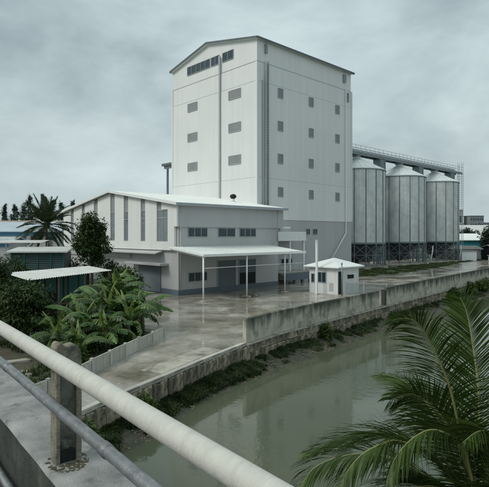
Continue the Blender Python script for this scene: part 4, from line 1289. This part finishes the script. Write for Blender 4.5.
for i, (fr, off_, s_, lb) in enumerate(((9.3,.35,.55,'clump of creeper hanging against the stained parapet and stone wall'),(13.2,.5,.8,'leafy shrub rooted at the foot of the far parapet'),(13.8,.7,1.0,'bushy shrub on the bank where the parapet runs on past the silos'),(14.25,.6,1.2,'rounded shrub at the water side of the farthest parapet stretch'),(12.6,.5,.7,'low shrub at the parapet foot just past the gap post'),(13.5,.8,.85,'shrub spreading on the bank towards the water below the far parapet'),(14.6,.7,1.2,'big shrub on the bank beyond the silos'),(4.2,.5,.45,'low weed bush on the bank below the kerb stones'),(2.9,.6,.5,'dark weed bush on the bank in the shade by the bridge'))):
    a = interp(W, fr); b = interp(E_, fr); p = a + (b-a).normalized()*off_
    bush_tree('bank_shrub', lb, 'shrub', (p.x,p.y,-.95), s_,s_,s_*.75,s_*.7,60+i,mt='leaf_mid',nclump=36,nleaf=60,lsz=.13 if fr<10 else .2,clump_r=s_*.32,trunk_r=.03)

# ------------------------------------------------------------------ shacks and clutter at the left
sk = thing('teal_shack', 'teal corrugated tin shack with flat white roof below the palm', 'shack', (-20.4,43.6,0), R(8))
MB().box(0,4.5,0,3.0,0,4.15).build('wall', M['teal_tin'], sk)
mb = MB(); mb.prism_x([(-.35,4.15),(3.3,4.5),(3.3,4.6),(-.35,4.27)],-.3,4.85); mb.build('roof', M['tin_roof'], sk)
mb = MB()
for k in range(5): mb.box(k*1.1,k*1.1+.08,-.05,-.005,0,4.13)
mb.build('batten', M['teal_panel'], sk)
for i, (x, dx, wd, lb) in enumerate(((-21.6,.2,2.2,'small pale tin canopy roof raised above the teal shack'),)):
    kk = thing('tin_canopy', lb, 'canopy', (x-1.6,46.5,0), R(5))
    mb = MB(); mb.prism_x([(0,4.95),(2.4,5.15),(2.4,5.2),(0,5.0)],0,4.2); mb.build('roof', M['tin_roof'], kk)
    mb = MB()
    for px in (.1,4.0):
        for py in (.1,2.2): mb.box(px,px+.1,py,py+.1,0,4.97)
    mb.build('post', M['steel_pale'], kk)
# lean-to: corrugated roof as geometry
lt = thing('lean_to', 'open lean-to with long white corrugated tin roof and teal back wall', 'shed', (-13.9,32.0,0), math.atan2(6.0,3.7))
# local x along the eave (7 m), local y to the back left
c0 = Vector((math.cos(lt.rotation_euler[2]), math.sin(lt.rotation_euler[2])))
mb = MB(); n = 150; Lr = 7.1
for i in range(n+1):
    x = Lr*i/n; zc = .025*math.sin(x*2*math.pi/.19)
    mb.v += [(x,-.1,2.80+x*.03+zc),(x,2.55,3.17+x*.012+zc)]
for i in range(n): mb.f.append((2*i,2*i+2,2*i+3,2*i+1))
ro = mb.build('roof', M['tin_roof'], lt, recalc=False)
md = ro.modifiers.new('thick','SOLIDIFY'); md.thickness = .015
for x in (.15,2.4,4.6,6.9):
    MB().box(x,x+.09,.05,.14,0,2.74+x*.03).build('post', M['wood'], lt); MB().box(x,x+.09,2.2,2.29,0,3.05).build('post', M['wood'], lt)
MB().box(.0,Lr,2.32,2.38,0,2.95).build('back_wall', M['teal_panel'], lt)
mb = MB()
for k in range(8): mb.box(k*1.0,k*1.0+.06,2.27,2.32,.0,2.95)
mb.build('stud', M['teal_tin'], lt)
MB().box(3.0,4.2,2.26,2.315,.5,1.6).build('window', M['dark_hole'], lt)
# workbench and pots under it
wb = thing('workbench', 'rough wooden bench under the lean-to roof', 'bench', lt.location + Vector((c0.x*2.6-c0.y*1.3, c0.y*2.6+c0.x*1.3, 0)), lt.rotation_euler[2])
MB().box(0,2.2,0,.7,.72,.78).build('top', M['wood'], wb)
for x, y in ((.05,.05),(2.07,.05),(.05,.57),(2.07,.57)): MB().box(x,x+.08,y,y+.08,0,.72).build('leg', M['wood'], wb)
def pot(loc, r, h, mt, label, plant=None):
    root = thing('bucket', label, 'bucket', loc)
    MB().lathe([(r*.72,0),(r,h),(r*1.08,h),(r*1.08,h-.03)],16,capt=False).build('body', M[mt], root, smooth=True)
    MB().lathe([(r*.9,h*.82),(.01,h*.83)],16,capb=False).build('fill', M['soil'], root)
    return root
pot((-13.4,30.2,0),.26,.5,'yellow','yellow bucket on the ground below the garden tree')
pot((-14.6,30.6,0),.28,.45,'pot_blue','dark blue tub beside the yellow bucket')
pot((-12.1,31.6,0),.3,.55,'pot_red','rusty red drum in front of the lean-to')
pot((-11.5,31.2,0),.24,.45,'pot_blue','small blue tub in front of the workbench')
sf = thing('sheet_fence', 'low fence of dark teal corrugated sheets in front of the lean-to', 'fence', (-11.6,27.9,0), R(10))
for k in range(3):
    MB().box(k*.82,k*.82+.8,0,.03,.02,1.05-.05*k).build('sheet', M['teal_tin'], sf)
mb = MB()
for k in range(4): mb.box(k*.82-.04,k*.82+.02,.03,.09,0,1.15)
mb.build('stake', M['wood'], sf)
SLM = SM[2].copy(); SLM.name = 'concrete_slab'; SLM.materials.clear(); SLM.materials.append(M['apron'])
for i, (x, y, sx, sy, rz, lb) in enumerate(((-9.4,20.2,1.5,.9,.4,'flat broken concrete slab lying on the soil under the bridge rail'),(-8.6,18.6,1.1,.8,1.0,'tilted concrete slab with brown soil on it near the kerb end'),(-10.4,22.2,1.6,.5,.7,'narrow concrete slab lying in the weeds'))):
    o = bpy.data.objects.new('concrete_slab', SLM); col.objects.link(o); o.location = (x,y,.05); o.scale = (sx,sy,.11); o.rotation_euler = (0,.02,rz); tag(o, lb, 'slab')

# ------------------------------------------------------------------ far background
def far_building(name, label, loc, rz, L_, Wd, ev, rg_, wallm, roofm, strip=None, nwin=0, wz=(1,2), flat=False, floors=1):
    root = thing(name, label, 'building', loc, rz)
    if flat:
        MB().box(0,L_,0,Wd,0,ev).build('wall', M[wallm], root)
        MB().box(-.2,L_+.2,-.2,Wd+.2,ev,ev+rg_).build('roof', M[roofm], root)
    else:
        mb = MB(); mb.prism_x([(0,0),(Wd,0),(Wd,ev),(Wd/2,rg_-.1),(0,ev)],0,L_); mb.build('wall', M[wallm], root)
        mb = MB(); mb.prism_x([(-.5,ev-.05),(Wd/2,rg_),(Wd+.5,ev-.05),(Wd+.5,ev+.12),(Wd/2,rg_+.2),(-.5,ev+.12)],-.5,L_+.5); mb.build('roof', M[roofm], root)
    if strip:
        MB().box(-.1,L_+.1,-.12,-.01,strip[0],strip[1]).build('fascia', M[strip[2]], root)
    for fl in range(floors):
        for k in range(nwin):
            x0 = L_*(k+.15)/nwin; x1 = L_*(k+.85)/nwin; z0 = wz[0]+fl*(ev/floors); z1 = wz[1]+fl*(ev/floors)
            o = MB().box(x0,x1,-.08,.02,z0,z1).build('window', M['frame_grey'], root)
            MB().box(x0+.08,x1-.08,-.12,-.081,z0+.08,z1-.08).build('pane', M['glass'], o)
    return root
far_building('factory_building','long low factory with white roof and blue band behind the palm',(-62,96,0),R(2),26,14,6.3,8.2,'clad_grey','factory_roof',(5.6,6.4,'blue'),9,(4.7,5.5))
far_building('factory_annex','white annex with brown roof in front of the blue-banded factory',(-60,84,0),R(2),20,8,4.3,5.2,'clad_grey','factory_roof',(3.7,4.2,'blue'),0)
far_building('workshop','low workshop with brown sheet roof beside the blue-banded factory',(-66,112,0),R(3),30,18,7.2,9.0,'beige','brown_roof')
rc = random.Random(91)
for i in range(9):
    x = -79 + i*3.9 + rc.uniform(-.8,.8); y = 150 + rc.uniform(-6,6); h = rc.uniform(13.0,17.5)
    root = thing('conifer', 'tall thin feathery conifer in the row behind the factory roofs', 'tree', (x,y,0), 0, 'conifers behind the factory')
    MB().tube([(0,0,0),(0,0,h)],[.25,.05],6).build('trunk', M['bark'], root)
    mb = MB()
    for k in range(26):
        t = k/25; zc = h*(.3+.7*t); rr = (3.0*(1-t)+.5)*rc.uniform(.5,1.2)
        a_ = rc.uniform(0,6.28); c = Vector((math.cos(a_)*rr*.55, math.sin(a_)*rr*.55, zc))
        for j in range(45):
            q = rvec(rc); leaf_quad(mb, c+Vector((q.x*rr*.75,q.y*rr*.75,q.z*.75)), rvec(rc)+Vector((0,0,-.3)), Vector((0,0,1)), rc.uniform(.5,1.0), .16)
    mb.build('crown', M['conifer'], root, recalc=False)
# right-hand distance
far_building('pump_house','small white flat-roofed block house at the end of the yard',(47.6,109.5,0),R(10),3.6,3.0,2.15,.12,'white_paint','rusty',flat=True,nwin=0)
far_building('tin_shed','low grey shed with rusty sheet roof behind the white block house',(45.5,114,0),R(8),9,5,2.4,3.0,'beige','rusty')
far_building('tin_shed','dark open-sided shed with rusty roof beyond the yard end',(56.5,112,0),R(6),12,6,2.5,3.3,'dark_hole','rusty')
far_building('yard_wall_block','white low block wall building right of the yard end',(53.4,108,0),R(8),8,1.2,1.2,.1,'white_paint','kerb',flat=True)
far_building('turquoise_hall','hall with turquoise walls and white roof behind the silos',(52.5,128,0),R(8),10,9,4.3,5.9,'turq','roof_white')
far_building('white_hall','very long hall with pale white roof beyond the trees',(66,175,0),R(-6),60,26,5.6,9.2,'beige','tin_roof')
far_building('beige_block','tall beige block with one dark opening far behind the silos',(135,320,0),R(5),5,8,21.5,.4,'beige','conc_far',nwin=1,wz=(14,18),flat=True)
far_building('apartment_block','grey multi-storey block on the far skyline',(143.5,318,0),R(4),9,8,17.6,.5,'conc_far','conc_far',nwin=6,wz=(1,2.4),flat=True,floors=5)
far_building('apartment_block','low wide grey block on the skyline right of the beige one',(152,330,0),R(2),16,8,13.5,.5,'conc_far','conc_far',nwin=7,wz=(1,2.2),flat=True,floors=4)
for i, (x, y, rx, rz_, lb) in enumerate(((64.0,152,2.6,3.4,'dark tree beside the last silo in front of the white hall'),(67.2,146,2.4,2.6,'small dark tree between the last silo and the big grove tree'),(61.2,122,3.6,3.2,'big dark tree at the canal side beyond the yard end'),(67.5,126,3.4,3.4,'wide dark tree further along the canal beyond the yard end'),(69.5,156,2.2,3.2,'pointed dark tree against the long white hall'))):
    bush_tree('tree', lb, 'tree', (x,y,0), rx,rx,rz_,rz_+1.2, 120+i, mt='leaf_far', nclump=60, nleaf=50, lsz=.7, clump_r=rx*.33, trunk_r=.25)
rt_ = random.Random(55)
mb = MB()
for i in range(420):
    x = rt_.uniform(-330,420); y = 390 + rt_.uniform(-50,60)
    hgt = 5 + 5*max(0,.5+mnoise.noise(Vector((x*.02,1,1)))) + rt_.uniform(0,3)
    if -130 < x < 60: hgt *= .8
    for j in range(60):
        q = rvec(rt_); p = Vector((x+q.x*7,y+q.y*5,hgt*.55+q.z*hgt*.5))
        leaf_quad(mb, p, rvec(rt_), Vector((0,0,1)), rt_.uniform(1.2,2.4), .55)
tag(mb.build('far_trees', M['leaf_far'], recalc=False), kind='stuff')
mb = MB()
for i in range(170):
    x = rt_.uniform(95,330); y = 285 + rt_.uniform(-20,25)
    hgt = 8 + 5*max(0,.5+mnoise.noise(Vector((x*.03,4,1))))
    for j in range(70):
        q = rvec(rt_); p = Vector((x+q.x*5,y+q.y*4,hgt*.55+q.z*hgt*.5))
        leaf_quad(mb, p, rvec(rt_), Vector((0,0,1)), rt_.uniform(.9,1.8), .4)
o = mb.build('far_trees', M['leaf_far'], recalc=False); tag(o, kind='stuff')
